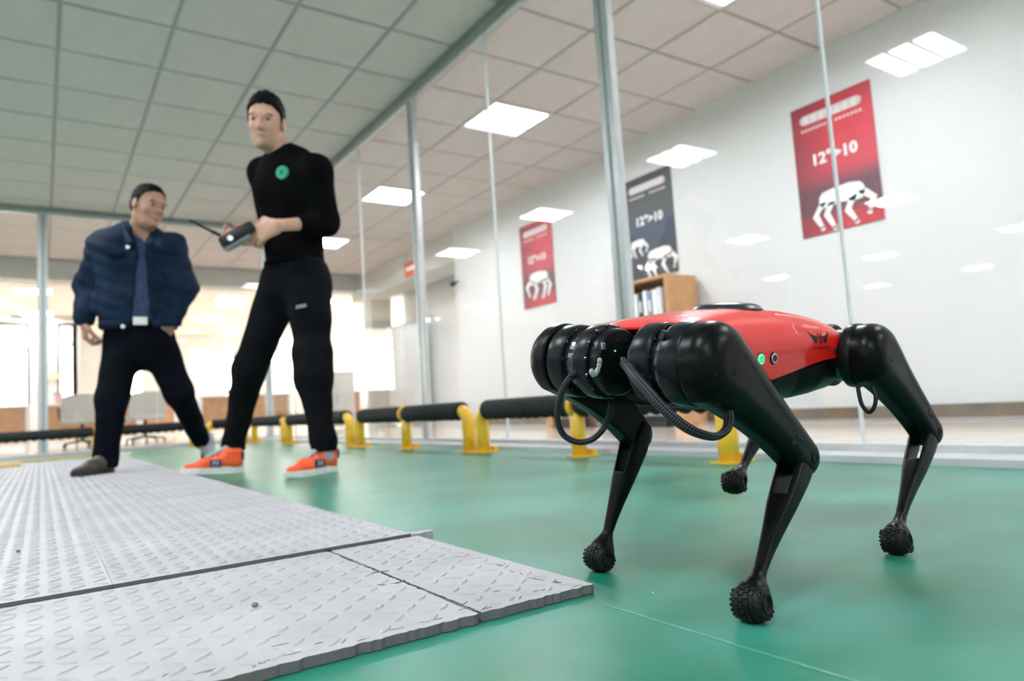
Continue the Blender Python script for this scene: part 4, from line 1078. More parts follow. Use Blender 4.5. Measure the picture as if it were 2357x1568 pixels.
# --- buttons, bolts and printing on the left side of the shell
def on_shell(px, py):
    Y = .1
    for _ in range(8): q = bY(px, py, Y); Y = shellY(q[0], q[2])
    q = bY(px, py, Y); e = 1e-3
    gx = (shellY(q[0]+e, q[2])-shellY(q[0]-e, q[2]))/(2*e); gz = (shellY(q[0], q[2]+e)-shellY(q[0], q[2]-e))/(2*e)
    return Bv(q), nrm(V(-gx, 1, -gz) @ DB), q
for (px, py, m_, nm, lb) in ((1750, 827, 'btn', 'power_button', 'button glowing green with a power symbol'), (1780, 825, 'steel', 'start_button', 'unlit steel button')):
    P_, n_, q = on_shell(px, py)
    b_ = MB().lathe(P_-n_*.004, n_, [(0, .0098), (.0036, .0098), (.0046, .0088), (.0046, .0082), (.003, .008)], 32).build('button_rim', M['black'], dog)
    o = MB().lathe(P_-n_*.002, n_, [(0, .0078), (.0042, .0078), (.0048, .0070), (.0048, .002)], 32).build(nm, M[m_], dog, False); o['label'] = lb
    u_ = nrm(np.cross(DU, n_)); v_ = np.cross(n_, u_)
    if nm == 'power_button':
        s_ = MB(); pts = [(.0036*math.cos(a), .0036*math.sin(a)) for a in np.linspace(2.2, 7.2, 16)]
        vs, fs, uv = tube([P_+n_*.0029+u_*a+v_*b for a, b in pts], .0005, 6); s_.add(vs, fs); vs, fs, uv = tube([P_+n_*.0029+v_*t for t in (.0008, .0025, .0045)], .0005, 6); s_.add(vs, fs)
        s_.build('power_symbol', mat('symbol_dark', (.01, .10, .04), .4), o)
        MB().lathe(P_+n_*.0021, n_, [(0, .0074), (.0010, .0071), (.0010, .0062), (0, .006)], 32, caps=False).build('button_ring', mat('ring_pale', (.55, .8, .62), .3), o)
    else: MB().lathe(P_+n_*.0022, n_, [(0, .0052), (.0010, .0050), (.0010, .001)], 24).build('button_centre', M['dgrey'], o)
for (px, py, r_) in ((1922, 806, .0040), (1722, 816, .0036)):
    P_, n_, q = on_shell(px, py); MB().lathe(P_-n_*.001, n_, [(0, r_), (.003, r_), (.0036, r_*.85), (.0036, r_*.5), (.0015, r_*.45)], 16).build('shell_bolt', M['darksteel'], dog)
P_ = B(-.172, .0915, -.016); MB().lathe(P_, DL, [(0, .0028), (.0032, .0028), (.0032, .0014), (.002, .0012)], 12).build('belly_bolt', M['steel'], dog)
# printing: a winged emblem and its two words, laid on the curved side
def decal(name, v2, fs, px, py, mwx, mw, parent=shell, lift=.0004, m_='printb'):
    P_, n_, q = on_shell(px, py); out = []
    for a, b in v2:
        X, Z = q[0]-a*mwx, q[2]+b*mw; out.append(B(X, shellY(X, Z)+lift, Z))
    return mesh(name, out, fs, M[m_], parent)
v2 = []; f2 = []
def blade(pts):
    n0 = len(v2); v2.extend(pts); 
    for i in range(len(pts)//2-1): f2.append((n0+i, n0+i+1, n0+len(pts)-2-i, n0+len(pts)-1-i))
for sx in (-1, 1):
    for k in range(7):
        # feathers sweep from the breast outward and up; the outermost is the longest
        t = k/6; x1, y1 = 1.0-.42*t, .62-.98*t; x0, y0 = .20+.02*k, .05-.09*k; w_ = .075-.004*k
        n = 8; up_ = []; dn_ = []
        for i in range(n+1):
            u = i/n; x = x0+(x1-x0)*u; y = y0+(y1-y0)*u+(-.16+.03*k)*math.sin(math.pi*u); ww = w_*math.sin(math.pi*(.12+.86*u))**.8
            up_.append((sx*x, y+ww)); dn_.append((sx*x, y-ww))
        blade(up_+dn_[::-1])
    # ear and cheek of the emblem's head
    blade([(sx*.02, .10), (sx*.10, .22), (sx*.13, .50), (sx*.17, .50), (sx*.19, .12), (sx*.06, -.05)])
    blade([(sx*.0, -.62), (sx*.10, -.45), (sx*.16, -.18), (sx*.18, .02), (sx*.13, .02), (sx*.10, -.18), (sx*.05, -.38), (sx*.0, -.50)])
    blade([(sx*.03, -.05), (sx*.10, .02), (sx*.10, -.06), (sx*.04, -.14)])
blade([(-.035, -.30), (0, -.22), (.035, -.30), (0, -.36)])
decal('winged_emblem', v2, f2, 1887, 777, .034, .0185)
tv, tf = text_mesh('ALPHA DOG', 1.0); w_ = tv[:, 0].max()-tv[:, 0].min()
decal('shell_lettering', [(a*2/w_, b*2/w_*1.15) for a, b, c in tv], tf, 1892, 801, .0255, .018)
# scratches on the shell
def scratch(p0, p1, w_, n=8):
    a = []; 
    for i in range(n+1):
        t = i/n; px = p0[0]+(p1[0]-p0[0])*t; py = p0[1]+(p1[1]-p0[1])*t
        P_, n_, q = on_shell(px+random.uniform(-1, 1)*w_*.5, py); ww = w_*(.35+.65*random.random())*.00035
        a.append((q, ww))
    vs = []; 
    for q, ww in a: vs += [B(q[0]-ww, shellY(q[0]-ww, q[2])+.0003, q[2]), B(q[0]+ww, shellY(q[0]+ww, q[2])+.0003, q[2])]
    mesh('scratch', vs, [(2*i, 2*i+1, 2*i+3, 2*i+2) for i in range(n)], mat('scratch_pale', (.80, .42, .38), .6), shell)
scratch((1822, 742), (1837, 770), 5); scratch((1705, 762), (1715, 766), 1.5); scratch((1740, 771), (1757, 762), 1.5)
# --- cables
def cable(name, ctrl, r, m_, flat=None, n=9, lab=None):
    P_ = catmull(ctrl, n); vs, fs, uv = tube(P_, r, 14, flat); o = mesh(name, vs, fs, M[m_], dog, True, uv=uv)
    if lab: o['label'] = lab
    return o
c1 = [Bv(bX(px, py, X)) for px, py, X in ((1376, 840, .244), (1362, 841, .256), (1340, 850, .272), (1313, 868, .285), (1294, 900, .29), (1284, 940, .29), (1285, 975, .285), (1300, 1004, .275), (1330, 1018, .26), (1362, 1012, .245), (1388, 988, .235), (1402, 955, .225), (1408, 920, .215))]
cable('braided_cable', c1, .0043, 'braid', lab='round braided cable looping under the far front motors')
cable('cable_sleeve', c1[:4], .0055, 'blackrub')
c2 = [Bv(bX(px, py, X)) for px, py, X in ((1436, 834, .250), (1446, 845, .285), (1462, 868, .30), (1487, 896, .305), (1517, 930, .305), (1550, 962, .30), (1590, 990, .29), (1630, 1004, .27), (1655, 1003, .25), (1674, 985, .235), (1677, 955, .225), (1668, 925, .22))]
cable('flat_braided_cable', c2, .0046, 'braid', (nrm(DL*.75+DU*.35), 1.55), lab='broad flat braided cable hanging in front of the near front motors')
b = MB(); rr = random.Random(3)
for k in range(9):
    a = c2[0]+V(rr.uniform(-.003, .003), rr.uniform(-.003, .003), rr.uniform(-.002, .003)); e = a+DU*rr.uniform(.003, .007)+DL*rr.uniform(-.004, .004)+DF*.004; b.cyl(a, e, .0004, n=5)
b.build('frayed_threads', M['glue'], dog)
c3 = [Bv(bX(px, py, X)) for px, py, X in ((1974, 885, -.20), (1977, 905, -.195), (1984, 932, -.19), (1999, 949, -.19), (2011, 940, -.19), (2016, 915, -.195), (2008, 890, -.20))]
cable('rear_cable', c3, .0032, 'blackrub', lab='thin black cable loop under the hind motor')

# ================================================================ PEOPLE
def frame_at(px, py):
    r_ = ray(px, py); tc = nrm(V(-r_[0], -r_[1], 0)); ri = nrm(np.cross(V(0, 0, 1), tc)); return tc, ri   # towards camera, image right
Z3 = V(0, 0, 1)
def head_prims(c, f, u, l, s=1.0):
    R = np.stack([f, l, u]); P = lambda x, y, z: c+s*(x*f+y*l+z*u); E = lambda x, y, z, a, b, d, k=.02, cut=False: p_ell(P(x, y, z), R, V(a, b, d)*s, k*s, cut)
    out = [E(-.012, 0, .035, .094, .076, .088), E(.028, 0, -.03, .062, .060, .085, .03), E(.045, 0, -.088, .036, .040, .026, .03),
           E(.055, .032, -.020, .028, .026, .026, .02), E(.055, -.032, -.020, .028, .026, .026, .02), E(.074, 0, .032, .018, .052, .013, .015),
           p_cone(P(.084, 0, .016), P(.106, 0, -.022), .0075*s, .0115*s, .012*s), E(.092, .011, -.027, .010, .009, .008, .006), E(.092, -.011, -.027, .010, .009, .008, .006),
           E(.084, 0, -.056, .012, .024, .006, .008), E(.082, 0, -.067, .012, .020, .006, .008), E(.074, 0, -.092, .016, .018, .014, .015)]
    for sy in (-1, 1):
        out.append(E(.094, sy*.033, .010, .016, .018, .0105, .010, True))
        out.append(E(-.006, sy*.079, -.004, .017, .009, .030, .008)); out.append(E(.0, sy*.089, -.002, .010, .006, .018, .004, True))
    return out, P, R
def face_parts(parent, P, R, f, u, l, s, lipm):
    for sy in (-1, 1):
        MBs = MB(); bm = bmesh.new(); bmesh.ops.create_uvsphere(bm, u_segments=14, v_segments=10, radius=.0125*s); bm.verts.index_update()
        sp = np.array([v.co for v in bm.verts]); sf = [[v.index for v in q.verts] for q in bm.faces]; bm.free()
        e = mesh('eye', P(.0735, sy*.033, .010)+sp*V(1, 1.05, .42) @ R, sf, M['eyew'], parent, True)
        mesh('iris', P(.0820, sy*.033, .010)+sp*V(.5, .5, .4) @ R, sf, M['printb'], e, True)
        vs, fs, uv = tube(catmull([P(.083, sy*.014, .0285), P(.086, sy*.030, .0335), P(.076, sy*.053, .027)], 5), [.0028*s]*11, 8); mesh('eyebrow', vs, fs, M['hair'], parent, True)
    vs, fs, uv = tube(catmull([P(.083, -.023, -.060), P(.094, 0, -.0595), P(.083, .023, -.060)], 5), [.001*s]+[.0042*s]*9+[.001*s], 8); mesh('lips', vs, fs, lipm, parent, True)
def hair_fn(c, f, u, l, s, r=(.104, .083, .100), line=None, cz=.046):
    line = line or ([-.12, -.05, -.012, .004, .030, .055, .075, .11], [-.055, -.040, -.004, -.022, .040, .070, .084, .094])
    def g(X):
        q = (X-c)/s; x = q @ f; y = q @ l; z = q @ u
        e = np.stack([(x+.012)/r[0], y/r[1], (z-cz)/r[2]], -1); k0 = np.sqrt((e*e).sum(-1)); d = (k0-1)*min(r)
        e = np.stack([(x+.016)/.092, y/.0815, (z-.008)/.082], -1); d = np.minimum(d, (np.sqrt((e*e).sum(-1))-1)*.0815)
        d += .0035*np.sin(x*150+3*np.sin(z*60))*np.sin(y*170+1+2*np.sin(x*70))*np.sin(z*120)
        h = np.interp(x, *line)+.003*np.sin(y*190)+.10*np.clip(np.abs(y)-.045, 0, .03)*(x > .02); return np.maximum(d, (h-z)*.8)*s
    return p_fn(g, c-.14*s, c+.15*s)
def hand_prims(wr, d, n, th, s=1.0, curl=(.5, .55, .6, .65), spread=.06, thumb_curl=.5, curl2=None):
    """wr wrist, d direction of the palm, n palm normal (fingers curl towards it), th thumb side"""
    d = nrm(d); n = nrm(n-(n @ d)*d); th = nrm(np.cross(d, n))*(1 if np.cross(d, n) @ th > 0 else -1); k = .012*s
    kn = [wr+d*.086*s+th*.030*s, wr+d*.090*s+th*.010*s, wr+d*.086*s-th*.010*s, wr+d*.078*s-th*.028*s]
    out = [p_cone(wr, wr+d*.022*s, .024*s, .024*s, k, (n, .75))]
    for q in kn: out.append(p_cone(wr+d*.018*s+(q-wr-d*.086*s)*.6, q, .0165*s, .0125*s, k, (n, .85)))
    L3 = [(.043, .026, .022), (.047, .030, .024), (.043, .028, .022), (.034, .021, .019)]
    for i, q in enumerate(kn):
        a = 0; p = q; dd0 = nrm(d+th*spread*(1.5-i)); r = (.0100, .0102, .0098, .0088)[i]*s
        for j_, ln in enumerate(L3[i]):
            a += curl[i]*(1.0 if j_ == 0 else 1.15); dd = math.cos(a)*dd0+math.sin(a)*n; e = p+dd*ln*s
            out.append(p_cone(p, e, r, r*.92, .004*s)); p = e; r *= .93
    t0_ = wr+d*.022*s+th*.022*s; a1 = nrm(d*.62+th*.70+n*.25); t1 = t0_+a1*.044*s; a2 = nrm(d*.85+th*(.45-.5*thumb_curl)+n*(.25+.6*thumb_curl)); t2 = t1+a2*.033*s; t3 = t2+nrm(a2+n*.4*thumb_curl)*.026*s
    out += [p_cone(t0_, t1, .0155*s, .0125*s, .012*s), p_cone(t1, t2, .0118*s, .0108*s, .004*s), p_cone(t2, t3, .0106*s, .0090*s, .004*s)]
    return out
def cut_half(c, n, ext=.5):       # removes what lies beyond c along n
    n = nrm(n); c = np.asarray(c, float)
    return p_fn(lambda P: -((P-c) @ n), c-ext, c+ext, .004, True)
def folds(amp, seed, fx=34):
    q = np.random.RandomState(seed).uniform(-1, 1, (4, 3))
    def g(X):
        s = 0
        for i in range(4): d = q[i]+V(0, 0, 1.1); s = s+np.sin(X @ d*fx*(.7+.25*i)+i*1.7)
        return s/4*amp
    return g
def shoe(name, toe, heel, up, parent, cols, s=1.0, lift=0.0, label=None):
    """toe, heel: sole line end points (bottom)"""
    d = nrm(toe-heel); L_ = np.linalg.norm(toe-heel); sd = nrm(np.cross(Z3, d)); u = np.cross(d, sd)
    W = lambda x, y, z: heel+d*x*L_+sd*y+u*z
    up_ = [p_cone(W(.13, 0, .050), W(.30, 0, .055), .037, .038, .02, (sd, .85)), p_cone(W(.30, 0, .058), W(.62, 0, .045), .038, .034, .03), p_cone(W(.62, 0, .036), W(.88, 0, .033), .037, .024, .03, (u, .72)),
           p_cone(W(.17, 0, .05), W(.15, 0, .098), .034, .036, .02), p_cone(W(.34, 0, .06), W(.24, 0, .100), .033, .035, .02),
           p_ell(W(.19, 0, .128), np.stack([d, sd, u]), (.045, .030, .024), .004, True)]
    up_.append(p_fn(lambda P: -(((P-heel) @ u)-.022), np.minimum(toe, heel)-.1, np.maximum(toe, heel)+.12, .0, True))
    # cut everything below the sole line (subtract lower half space)
    up_[-1]['f'] = lambda P: ((P-heel) @ u)-.020
    o = sdf_obj(name, up_, .004, M[cols[0]], parent)
    if label: o['label'] = label
    n = 40; ring = []
    for k_ in range(n):
        a = 2*math.pi*k_/n; x = .5-.5*math.cos(a); wd = (.036+.012*math.exp(-((x-.72)/.2)**2))*min(1, (1-abs(2*x-1)**6+.0))**.5
        ring.append((x*1.04-.02, math.copysign(wd*abs(math.sin(a))**.55, math.sin(a))))
    vs = [W(x, y, 0+.008*max(0, (x-.85)/.15)) for x, y in ring]+[W(x, y*1.02, .026+.006*(x < .3)+.004*max(0, (x-.85)/.15)) for x, y in ring]
    fs = [tuple(range(n))[::-1], tuple(range(n, 2*n))]+[(i, (i+1) % n, n+(i+1) % n, n+i) for i in range(n)]
    mesh('sole', vs, fs, M[cols[1]], o)
    return o, W, d, sd, u

# ---------------- operator in black
tc, ri = frame_at(650, 1090)
FLt = onz(735, 1092); FRt = onz(500, 1089)
root1 = (FLt+FRt)/2
hc = at(612, 284, 3.36)
hf = nrm(tc*.94-ri*.26-Z3*.28); hl = nrm(np.cross(Z3, hf)); hu = np.cross(hf, hl)
# slight tilt of the head
tl = math.radians(-5); hl, hu = math.cos(tl)*hl+math.sin(tl)*hu, -math.sin(tl)*hl+math.cos(tl)*hu
S1 = 1.04
hp, HP, HR_ = head_prims(hc, hf, hu, hl, S1)
nb = at(655, 358, 3.40)
shL = at(728, 392, 3.27); shR = at(603, 397, 3.50); elL = at(751, 512, 3.33); wrL = at(640, 519, 3.12); elR = at(622, 520, 3.60); wrR = at(585, 548, 3.33)
chest = at(664, 440, 3.38); waist = at(676, 560, 3.40); pel = at(682, 628, 3.40)
hipL = at(712, 655, 3.34); hipR = at(652, 655, 3.46)
knL = at(722, 868, 3.22); anL = at(747, 1035, 3.17)
knR = at(574, 852, 3.46); anR = at(536, 1030, 3.60)
fw1 = nrm(tc*.75-ri*.65); sd1 = nrm(np.cross(Z3, fw1))
body = hp+[p_cone(hc-hu*.05*S1-hf*.02, nb, .054, .058, .03), p_cone(nb, shL, .050, .05, .04), p_cone(nb, shR, .050, .05, .04),
  p_cone(chest+Z3*.03, waist, .125, .108, .05, (fw1, .78)), p_cone(waist, pel, .108, .125, .05, (fw1, .8)),
  p_cone(shL, elL, .046, .036, .03), p_cone(elL, wrL, .036, .0265, .02), p_cone(shR, elR, .046, .036, .03), p_cone(elR, wrR, .036, .0265, .02),
  p_cone(hipL, knL, .078, .050, .04), p_cone(knL, anL, .048, .034, .03), p_cone(hipR, knR, .078, .050, .04), p_cone(knR, anR, .048, .034, .03)]
ctrlC = at(545, 545, 3.14)
hdL = nrm(ctrlC-wrL+Z3*-.03); body += hand_prims(wrL, hdL, nrm(tc*-.9-Z3*.2-ri*.1), Z3*1.0+ri*-.2, 1.12, (.35, .42, .48, .52), .10, .6)
wrR2 = at(600, 552, 3.30); body += [p_cone(wrR, wrR2, .027, .026, .02)]
hdR = nrm(at(530, 556, 3.24)-wrR2); body += hand_prims(wrR2, hdR, nrm(tc*.6+Z3*.6), Z3*.8-tc*.3, 1.05, (.45, .5, .55, .6), .08, .5)
body += [p_cone(anL, anL-Z3*.04, .034, .034, .02), p_cone(anR, anR-Z3*.04, .034, .034, .02)]
man = thing('person', (root1[0], root1[1], 0), 'person in black sweatshirt, sweatpants and orange sneakers, holding a controller', 'person')
sdf_obj('body', body, .0062, M['skin'], man)
face_parts(man, HP, HR_, hf, hu, hl, S1, mat('lips_1', (.42, .16, .13), .45))
sdf_obj('hair', [hair_fn(hc, hf, hu, hl, S1)], .0045, M['hair'], man)
cuff = elL+(wrL-elL)*.48
shirt = [p_cone(nb-Z3*.006, shL, .056, .064, .04), p_cone(nb-Z3*.006, shR, .056, .060, .04), p_cone(chest+Z3*.055, waist, .160, .140, .06, (fw1, .76)), p_cone(waist, pel+Z3*.02, .138, .150, .05, (fw1, .80)),
  p_cone(shL, elL, .070, .062, .05), p_cone(elL, cuff, .060, .046, .03), p_cone(shR, elR, .066, .056, .05), p_cone(elR, elR+(wrR-elR)*.35, .054, .044, .03),
  p_cone(chest+sd1*.06+fw1*.02, chest-sd1*.06+fw1*.02, .11, .11, .05, (fw1, .9))]
ncut = nrm(hc-nb+fw1*.35*np.linalg.norm(hc-nb))
shirt.append(p_ell(nb+ncut*.055, np.stack([nrm(np.cross(ncut, sd1)), sd1, ncut]), (.062, .062, .050), .006, True))
shirt.append(cut_half(at(678, 616, 3.40), -Z3-ri*.08, .33))
sdf_obj('sweatshirt', shirt, .008, M['shirt'], man, folds(.0035, 4))
vs, fs, uv = tube([at(678, 606, 3.40)+math.cos(a)*sd1*.141+math.sin(a)*fw1*.118 for a in np.linspace(0, 2*math.pi, 33)], .012, 8); mesh('hem_band', vs, fs, M['shirt'], man, True)
q = nrm(wrL-elL); vs, fs, uv = tube([cuff-q*.012+0*q, cuff, cuff+q*.012], .044, 20); mesh('sleeve_cuff', vs, fs, M['shirt'], man, True)
tr = [p_cone(pel+Z3*.01, (hipL+hipR)/2-Z3*.03, .140, .135, .05, (fw1, .84)), p_cone(hipL+Z3*.02, knL, .108, .078, .06), p_cone(knL, anL, .076, .052, .05), p_cone(hipR+Z3*.02, knR, .106, .078, .06), p_cone(knR, anR, .076, .052, .05),
      p_cone(knL+tc*.01, knL+Z3*.10, .074, .084, .04), p_cone(anL+Z3*.03, anL-Z3*.01, .054, .050, .03), p_cone(anR+Z3*.03, anR-Z3*.01, .054, .050, .03)]
tr += [cut_half(at(747, 1040, 3.17), -Z3, .13), cut_half(at(535, 1038, 3.60), -Z3, .13)]
tro = sdf_obj('sweatpants', tr, .009, M['trouser'], man, folds(.005, 8, 26))
# small pale print on the thigh
lg = at(693, 707, 3.20); vs, fs = text_mesh('=', .06)
b = MB()
for dz, w_ in ((.006, .022), (-.002, .024)): b.obox(lg+Z3*dz+tc*.012, [nrm(ri+Z3*.18), tc, nrm(Z3-ri*.18)], (w_, .006, .0026), 0)
b.build('trouser_logo', M['grey'], tro)
# round green chest badge
bc = at(649, 421, 3.38); bc = bc+tc*.152
bn = nrm(fw1*.9+tc*.25); b = MB().lathe(bc-bn*.03, bn, [(0, .031), (.032, .031), (.033, .029), (.033, .024), (.0325, .023), (.0325, .015), (.0335, .014), (.0335, .002)], 32).build('chest_badge', M['green'], man)
MB().lathe(bc+bn*.0035, bn, [(-.004, .0095), (.0006, .0095), (.0006, .0055), (-.001, .005)], 20).build('badge_mark', M['shirt'], b)
for lab_, toe_, heel_, ank_, nz in (('orange suede sneaker with white sole', at(668, 1092, 3.07), at(779, 1079, 3.20), anL, 1), ('orange suede sneaker with white sole', at(424, 1079, 3.55), at(556, 1091, 3.60), anR, 1)):
    if ank_ is anL: heel_ = at(775, 1086, 3.23); heel_[2] = .003; toe_ = heel_+nrm(-ri*.77+tc*.64)*.295; toe_[2] = .001
    else: heel_ = at(560, 1090, 3.56); heel_[2] = .003; toe_ = heel_+nrm(-ri*1.0+tc*.10)*.285; toe_[2] = .016
    o, W, d_, s_, u_ = shoe('sneaker', toe_, heel_, Z3, man, ('orange', 'sole'), label=lab_)
    sv = 1 if s_ @ tc > 0 else -1
    ctr = W(.46, sv*.041, .050)
    R_ = [d_, nrm(s_*sv+u_*.25), u_]
    MB().obox(ctr, R_, (.027, .003, .017), .002).build('side_patch', M['navy'], o)
    nb_ = MB()
    for dx in (-.010, .010): nb_.obox(ctr+R_[1]*.0028+d_*dx, R_, (.0034, .0012, .012), 0)
    nb_.obox(ctr+R_[1]*.0028, [nrm(d_*.9+u_*.8), R_[1], nrm(u_*.9-d_*.8)], (.015, .0012, .0034), 0); nb_.build('letter_patch', M['grey'], o)
    for k_ in range(5):
        x = .40+.065*k_; vs, fs, uv = tube(catmull([W(x, -.026, .078-.08*(x-.4)), W(x+.01, 0, .096-.11*(x-.4)), W(x, .026, .078-.08*(x-.4))], 4), .0045, 8); mesh('lace', vs, fs, M['sole'], o, True)
    p = [p_cone(W(.30, 0, .122), W(.60, 0, .078), .022, .017, .01, (u_, .5))]; sdf_obj('tongue', p, .005, M['grey'], o)
    MB().obox(W(.02, 0, .080), [d_, s_, u_], (.010, .022, .022), .006).build('heel_tab', M['navy'], o)
    p = [p_cone(ank_-Z3*.03, W(.20, 0, .07), .042, .038, .02)]; sdf_obj('sock', p, .006, M['grey'], man)
# remote controller in his hands
rcn = nrm(Z3*.75-ri*.45+tc*.05); rcx = nrm(ri-(ri @ rcn)*rcn); rcy = np.cross(rcn, rcx)
rc = thing('remote_controller', ctrlC, 'black remote controller with orange panels and long antenna, held by the person in black', 'remote control')
Rrc = [rcx, rcy, rcn]
bxr = MB().obox(ctrlC+rcx*.005, Rrc, (.082, .068, .026), .014).build('housing', M['dgrey'], rc, True)
MB().obox(ctrlC-rcx*.01-rcn*.022, Rrc, (.062, .055, .012), .006).build('lower_cover', M['grey'], rc)
MB().obox(ctrlC+rcx*-.03+rcn*.026+rcy*-.0, Rrc, (.030, .052, .005), .003).build('orange_panel', M['orangep'], rc)
MB().obox(ctrlC+rcx*.05+rcn*.027, Rrc, (.024, .05, .003), .002).build('orange_panel', M['orangep'], rc)
for dx in (-.035, .045):
    MB().cyl(ctrlC+rcx*dx+rcn*.025, ctrlC+rcx*dx+rcn*.052, .004).build('stick', M['silver'], rc)
MB().lathe(ctrlC-rcx*.012+rcn*.028-rcy*.0, rcn, [(0, .018), (.012, .018), (.016, .012)], 20).build('dial', M['silver'], rc)
MB().lathe(at(530, 549, 3.06), tc, [(0, .013), (.006, .013), (.008, .010)], 18).build('round_key', M['silver'], rc)
MB().cyl(at(514, 545, 3.10), at(487, 533, 3.07), .0075).build('antenna_base', M['dgrey'], rc)
MB().cyl(at(490, 534, 3.07), at(436, 507, 3.03), .0062, .0045).build('antenna', M['dgrey'], rc)

# ---------------- man in the navy jacket
tc, ri = frame_at(320, 1090)
F2R = onz(248, 1092, 0); F2L = at(478, 1050, 4.55)
hc = at(341, 477, 4.02)
hf = nrm(tc*.80+ri*.55-Z3*.24); hl = nrm(np.cross(Z3, hf)); hu = np.cross(hf, hl); tl = math.radians(-6); hl, hu = math.cos(tl)*hl+math.sin(tl)*hu, -math.sin(tl)*hl+math.cos(tl)*hu
S2 = 1.04
hp, HP, HR_ = head_prims(hc, hf, hu, hl, S2)
nb = at(322, 538, 4.08)
sh2R = at(238, 566, 4.07); sh2L = at(392, 572, 4.07); el2R = at(203, 660, 4.08); wr2R = at(194, 742, 3.98); el2L = at(424, 662, 4.12); wr2L = at(396, 738, 4.06)
chest = at(316, 610, 4.10); waist = at(318, 700, 4.10); pel = at(320, 765, 4.10)
hp2R = at(285, 788, 4.08); hp2L = at(358, 788, 4.12); kn2R = at(258, 918, 3.93); an2R = at(243, 1058, 3.90); kn2L = at(412, 905, 4.18); an2L = at(463, 1012, 4.52)
fw2 = nrm(tc+ri*.05); sd2 = nrm(np.cross(Z3, fw2))
body = hp+[p_cone(hc-hu*.05*S2-hf*.02, nb, .058, .062, .03), p_cone(nb, sh2L, .055, .055, .04), p_cone(nb, sh2R, .055, .055, .04),
  p_cone(chest, waist, .15, .13, .05, (fw2, .75)), p_cone(waist, pel, .13, .14, .05, (fw2, .8)),
  p_cone(sh2L, el2L, .05, .04, .03), p_cone(el2L, wr2L, .04, .028, .02), p_cone(sh2R, el2R, .05, .04, .03), p_cone(el2R, wr2R, .04, .028, .02),
  p_cone(hp2L, kn2L, .08, .055, .04), p_cone(kn2L, an2L, .052, .036, .03), p_cone(hp2R, kn2R, .08, .055, .04), p_cone(kn2R, an2R, .052, .036, .03),
  p_cone(an2R, an2R-Z3*.01, .036, .036, .02), p_cone(an2L, an2L-Z3*.03, .036, .036, .02)]
body += hand_prims(wr2R, nrm(-Z3+ri*.03), nrm(ri*.8-tc*.2), tc, 1.05, (.75, .8, .85, .9), .03, .5)
body += hand_prims(wr2L-tc*.02, nrm(-Z3*.8-ri*.45-tc*.35), nrm(-tc*.9-ri*.2), -ri*.6+Z3*.6, 1.0, (.45, .45, .5, .5), .04, .3)
man2 = thing('person', ((F2R[0]+F2L[0])/2, (F2R[1]+F2L[1])/2, 0), 'person in navy jacket, blue shirt and dark jeans, one hand in a pocket', 'person')
sdf_obj('body', body, .0065, M['skin2'], man2)
face_parts(man2, HP, HR_, hf, hu, hl, S2, mat('lips_2', (.30, .13, .11), .45))
sdf_obj('hair', [hair_fn(hc, hf, hu, hl, S2, (.098, .080, .090), ([-.12, -.05, -.012, .004, .030, .050, .068, .11], [-.045, -.030, .0, -.005, .050, .078, .092, .10]), .044)], .0045, M['hair'], man2)
open_ = lambda z0, z1: None
jk = [p_cone(nb-Z3*.03, sh2L, .075, .085, .04), p_cone(nb-Z3*.03, sh2R, .075, .085, .04), p_cone(chest+Z3*.04, waist, .215, .205, .06, (fw2, .66)), p_cone(waist, pel-Z3*.01, .205, .195, .05, (fw2, .72)),
  p_cone(chest+sd2*.09+Z3*.05, chest-sd2*.09+Z3*.05, .125, .125, .06),
  p_cone(sh2L, el2L, .083, .078, .05), p_cone(el2L, wr2L, .078, .056, .03), p_cone(sh2R, el2R, .083, .076, .05), p_cone(el2R, wr2R+Z3*.02, .076, .054, .03)]
def f_open(P):      # front opening of the jacket, a vertical wedge
    q = P-chest; x = (q @ (-sd2 if (sd2 @ ri) < 0 else sd2)); z = q @ Z3; y = q @ fw2
    w_ = .024+.035*np.clip((z-.12)/.12, 0, 1)+.026*np.clip((-z-.05)/.30, 0, 1)
    return np.maximum(np.abs(x-.012)-w_, -(y-.03))
jk.append(cut_half(at(320, 758, 4.10), -Z3, .55))
cutp = p_fn(f_open, chest-.5, chest+.35, .012, True)
jk.append(cutp); jk.append(p_ell(nb+Z3*.05, np.stack([fw2, sd2, Z3]), (.068, .068, .09), .01, True))
sdf_obj('jacket', jk, .0085, M['jacket'], man2, folds(.010, 21, 30))
sdf_obj('check_shirt', [p_cone(chest+Z3*.10, waist, .150, .165, .05, (fw2, .72)), p_cone(waist, pel+Z3*.01, .165, .158, .05, (fw2, .78)), p_cone(nb-Z3*.035, chest+Z3*.02, .074, .155, .05, (fw2, .84)), p_ell(nb+Z3*.055+fw2*.04, np.stack([fw2, sd2, Z3]), (.06, .055, .07), .01, True)], .008, M['check'], man2, folds(.002, 5))
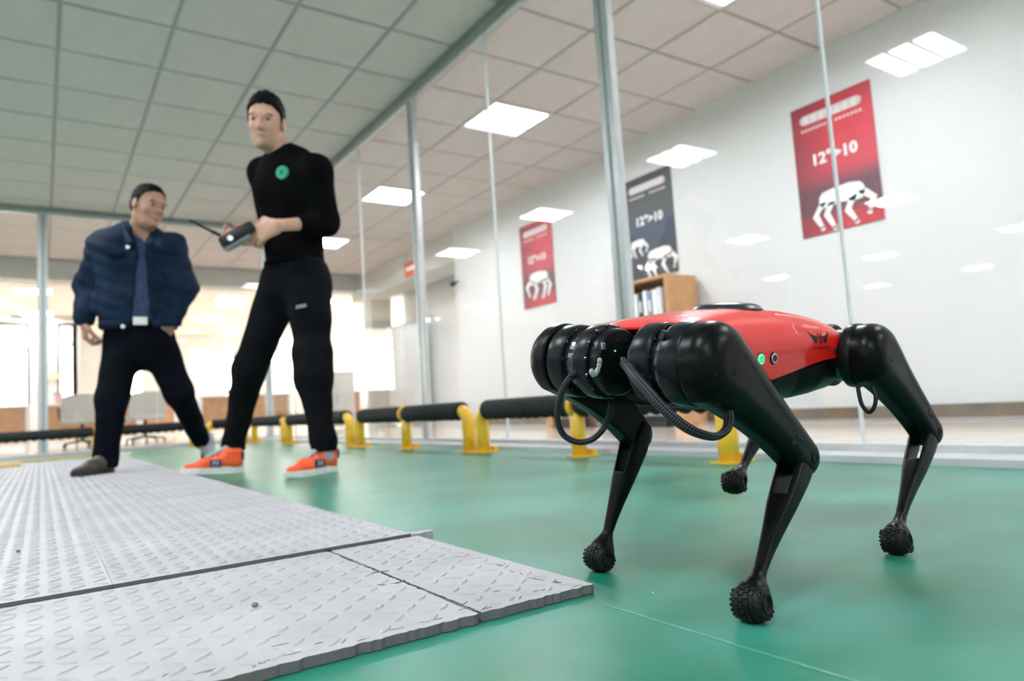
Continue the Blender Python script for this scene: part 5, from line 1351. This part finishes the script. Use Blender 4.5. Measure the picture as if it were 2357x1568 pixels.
# collar, hem, cuffs, pockets, buttons
for sg in (-1, 1):
    pth = catmull([nb-fw2*.075+Z3*.035, nb-fw2*.05+sd2*sg*.062+Z3*.035, nb+fw2*.03+sd2*sg*.080+Z3*.02, nb+fw2*.095+sd2*sg*.070-Z3*.045, nb+fw2*.135+sd2*sg*.055-Z3*.10], 6)
    vs, fs, uv = tube(pth, .013, 8, (Z3, 2.1)); mesh('collar', vs, fs, M['jacket'], man2, True)
    pc = chest+sd2*sg*.125+fw2*.150+Z3*.03
    MB().obox(pc-sd2*sg*.006, [sd2, nrm(fw2+sd2*sg*.25), Z3], (.050, .012, .016), .006).build('pocket_flap', M['jacket'], man2)
vs, fs, uv = tube([at(320, 750, 4.10)+math.cos(a)*sd2*.193+math.sin(a)*fw2*.138 for a in np.linspace(math.pi/2+.32, math.pi/2+2*math.pi-.34, 33)], .017, 8, (Z3, 1.5)); mesh('jacket_hem', vs, fs, M['jacket'], man2, True)
q = nrm(wr2R-el2R); vs, fs, uv = tube([wr2R-q*.055, wr2R-q*.03, wr2R+q*.0], .052, 20); mesh('sleeve_cuff', vs, fs, M['jacket'], man2, True)
for (px, py) in ((294, 569), (283, 752)): MB().lathe(at(px, py, 3.93), tc, [(-.01, .011), (.004, .011), (.005, .008)], 14).build('snap_button', M['silver'], man2)
bk = at(323, 739, 3.955); MB().obox(bk, [ri, tc, Z3], (.037, .010, .024), .004).build('belt_buckle', M['silver'], man2)
vs, fs, uv = tube([pel+Z3*.045+math.cos(a)*sd2*.172+math.sin(a)*fw2*.125 for a in np.linspace(0, 2*math.pi, 33)], .012, 8, (Z3, 1.6)); mesh('belt', vs, fs, M['printb'], man2, True)
tr = [p_cone(pel+Z3*.02, (hp2L+hp2R)/2-Z3*.02, .165, .145, .05, (fw2, .84)), p_cone(hp2L+Z3*.02, kn2L, .108, .080, .05), p_cone(kn2L, an2L, .078, .055, .04), p_cone(hp2R+Z3*.02, kn2R, .106, .082, .05), p_cone(kn2R, an2R, .080, .060, .04), p_cone(an2R+Z3*.02, an2R-Z3*.03, .062, .060, .03)]
c_ = V(an2R[0], an2R[1], .045); tr.append(cut_half(c_, -Z3, .13))
sdf_obj('jeans', tr, .009, M['jeans'], man2, folds(.005, 31, 28))
h2_ = at(262, 1090, 3.93); h2_[2] = .0185; t2_ = h2_+nrm(-ri*.72+tc*.70)*.265; t2_[2] = .0185
shoe('shoe', t2_, h2_, Z3, man2, ('brown', 'dgrey'), label='dark brown leather shoe flat on the mats')
hl2 = at(470, 1028, 4.62); to2 = at(484, 1066, 4.50); to2[2] = max(to2[2], .004)
shoe('shoe', to2, hl2+V(0, 0, .0), Z3, man2, ('grey', 'dgrey'), label='greyish shoe with the heel raised')
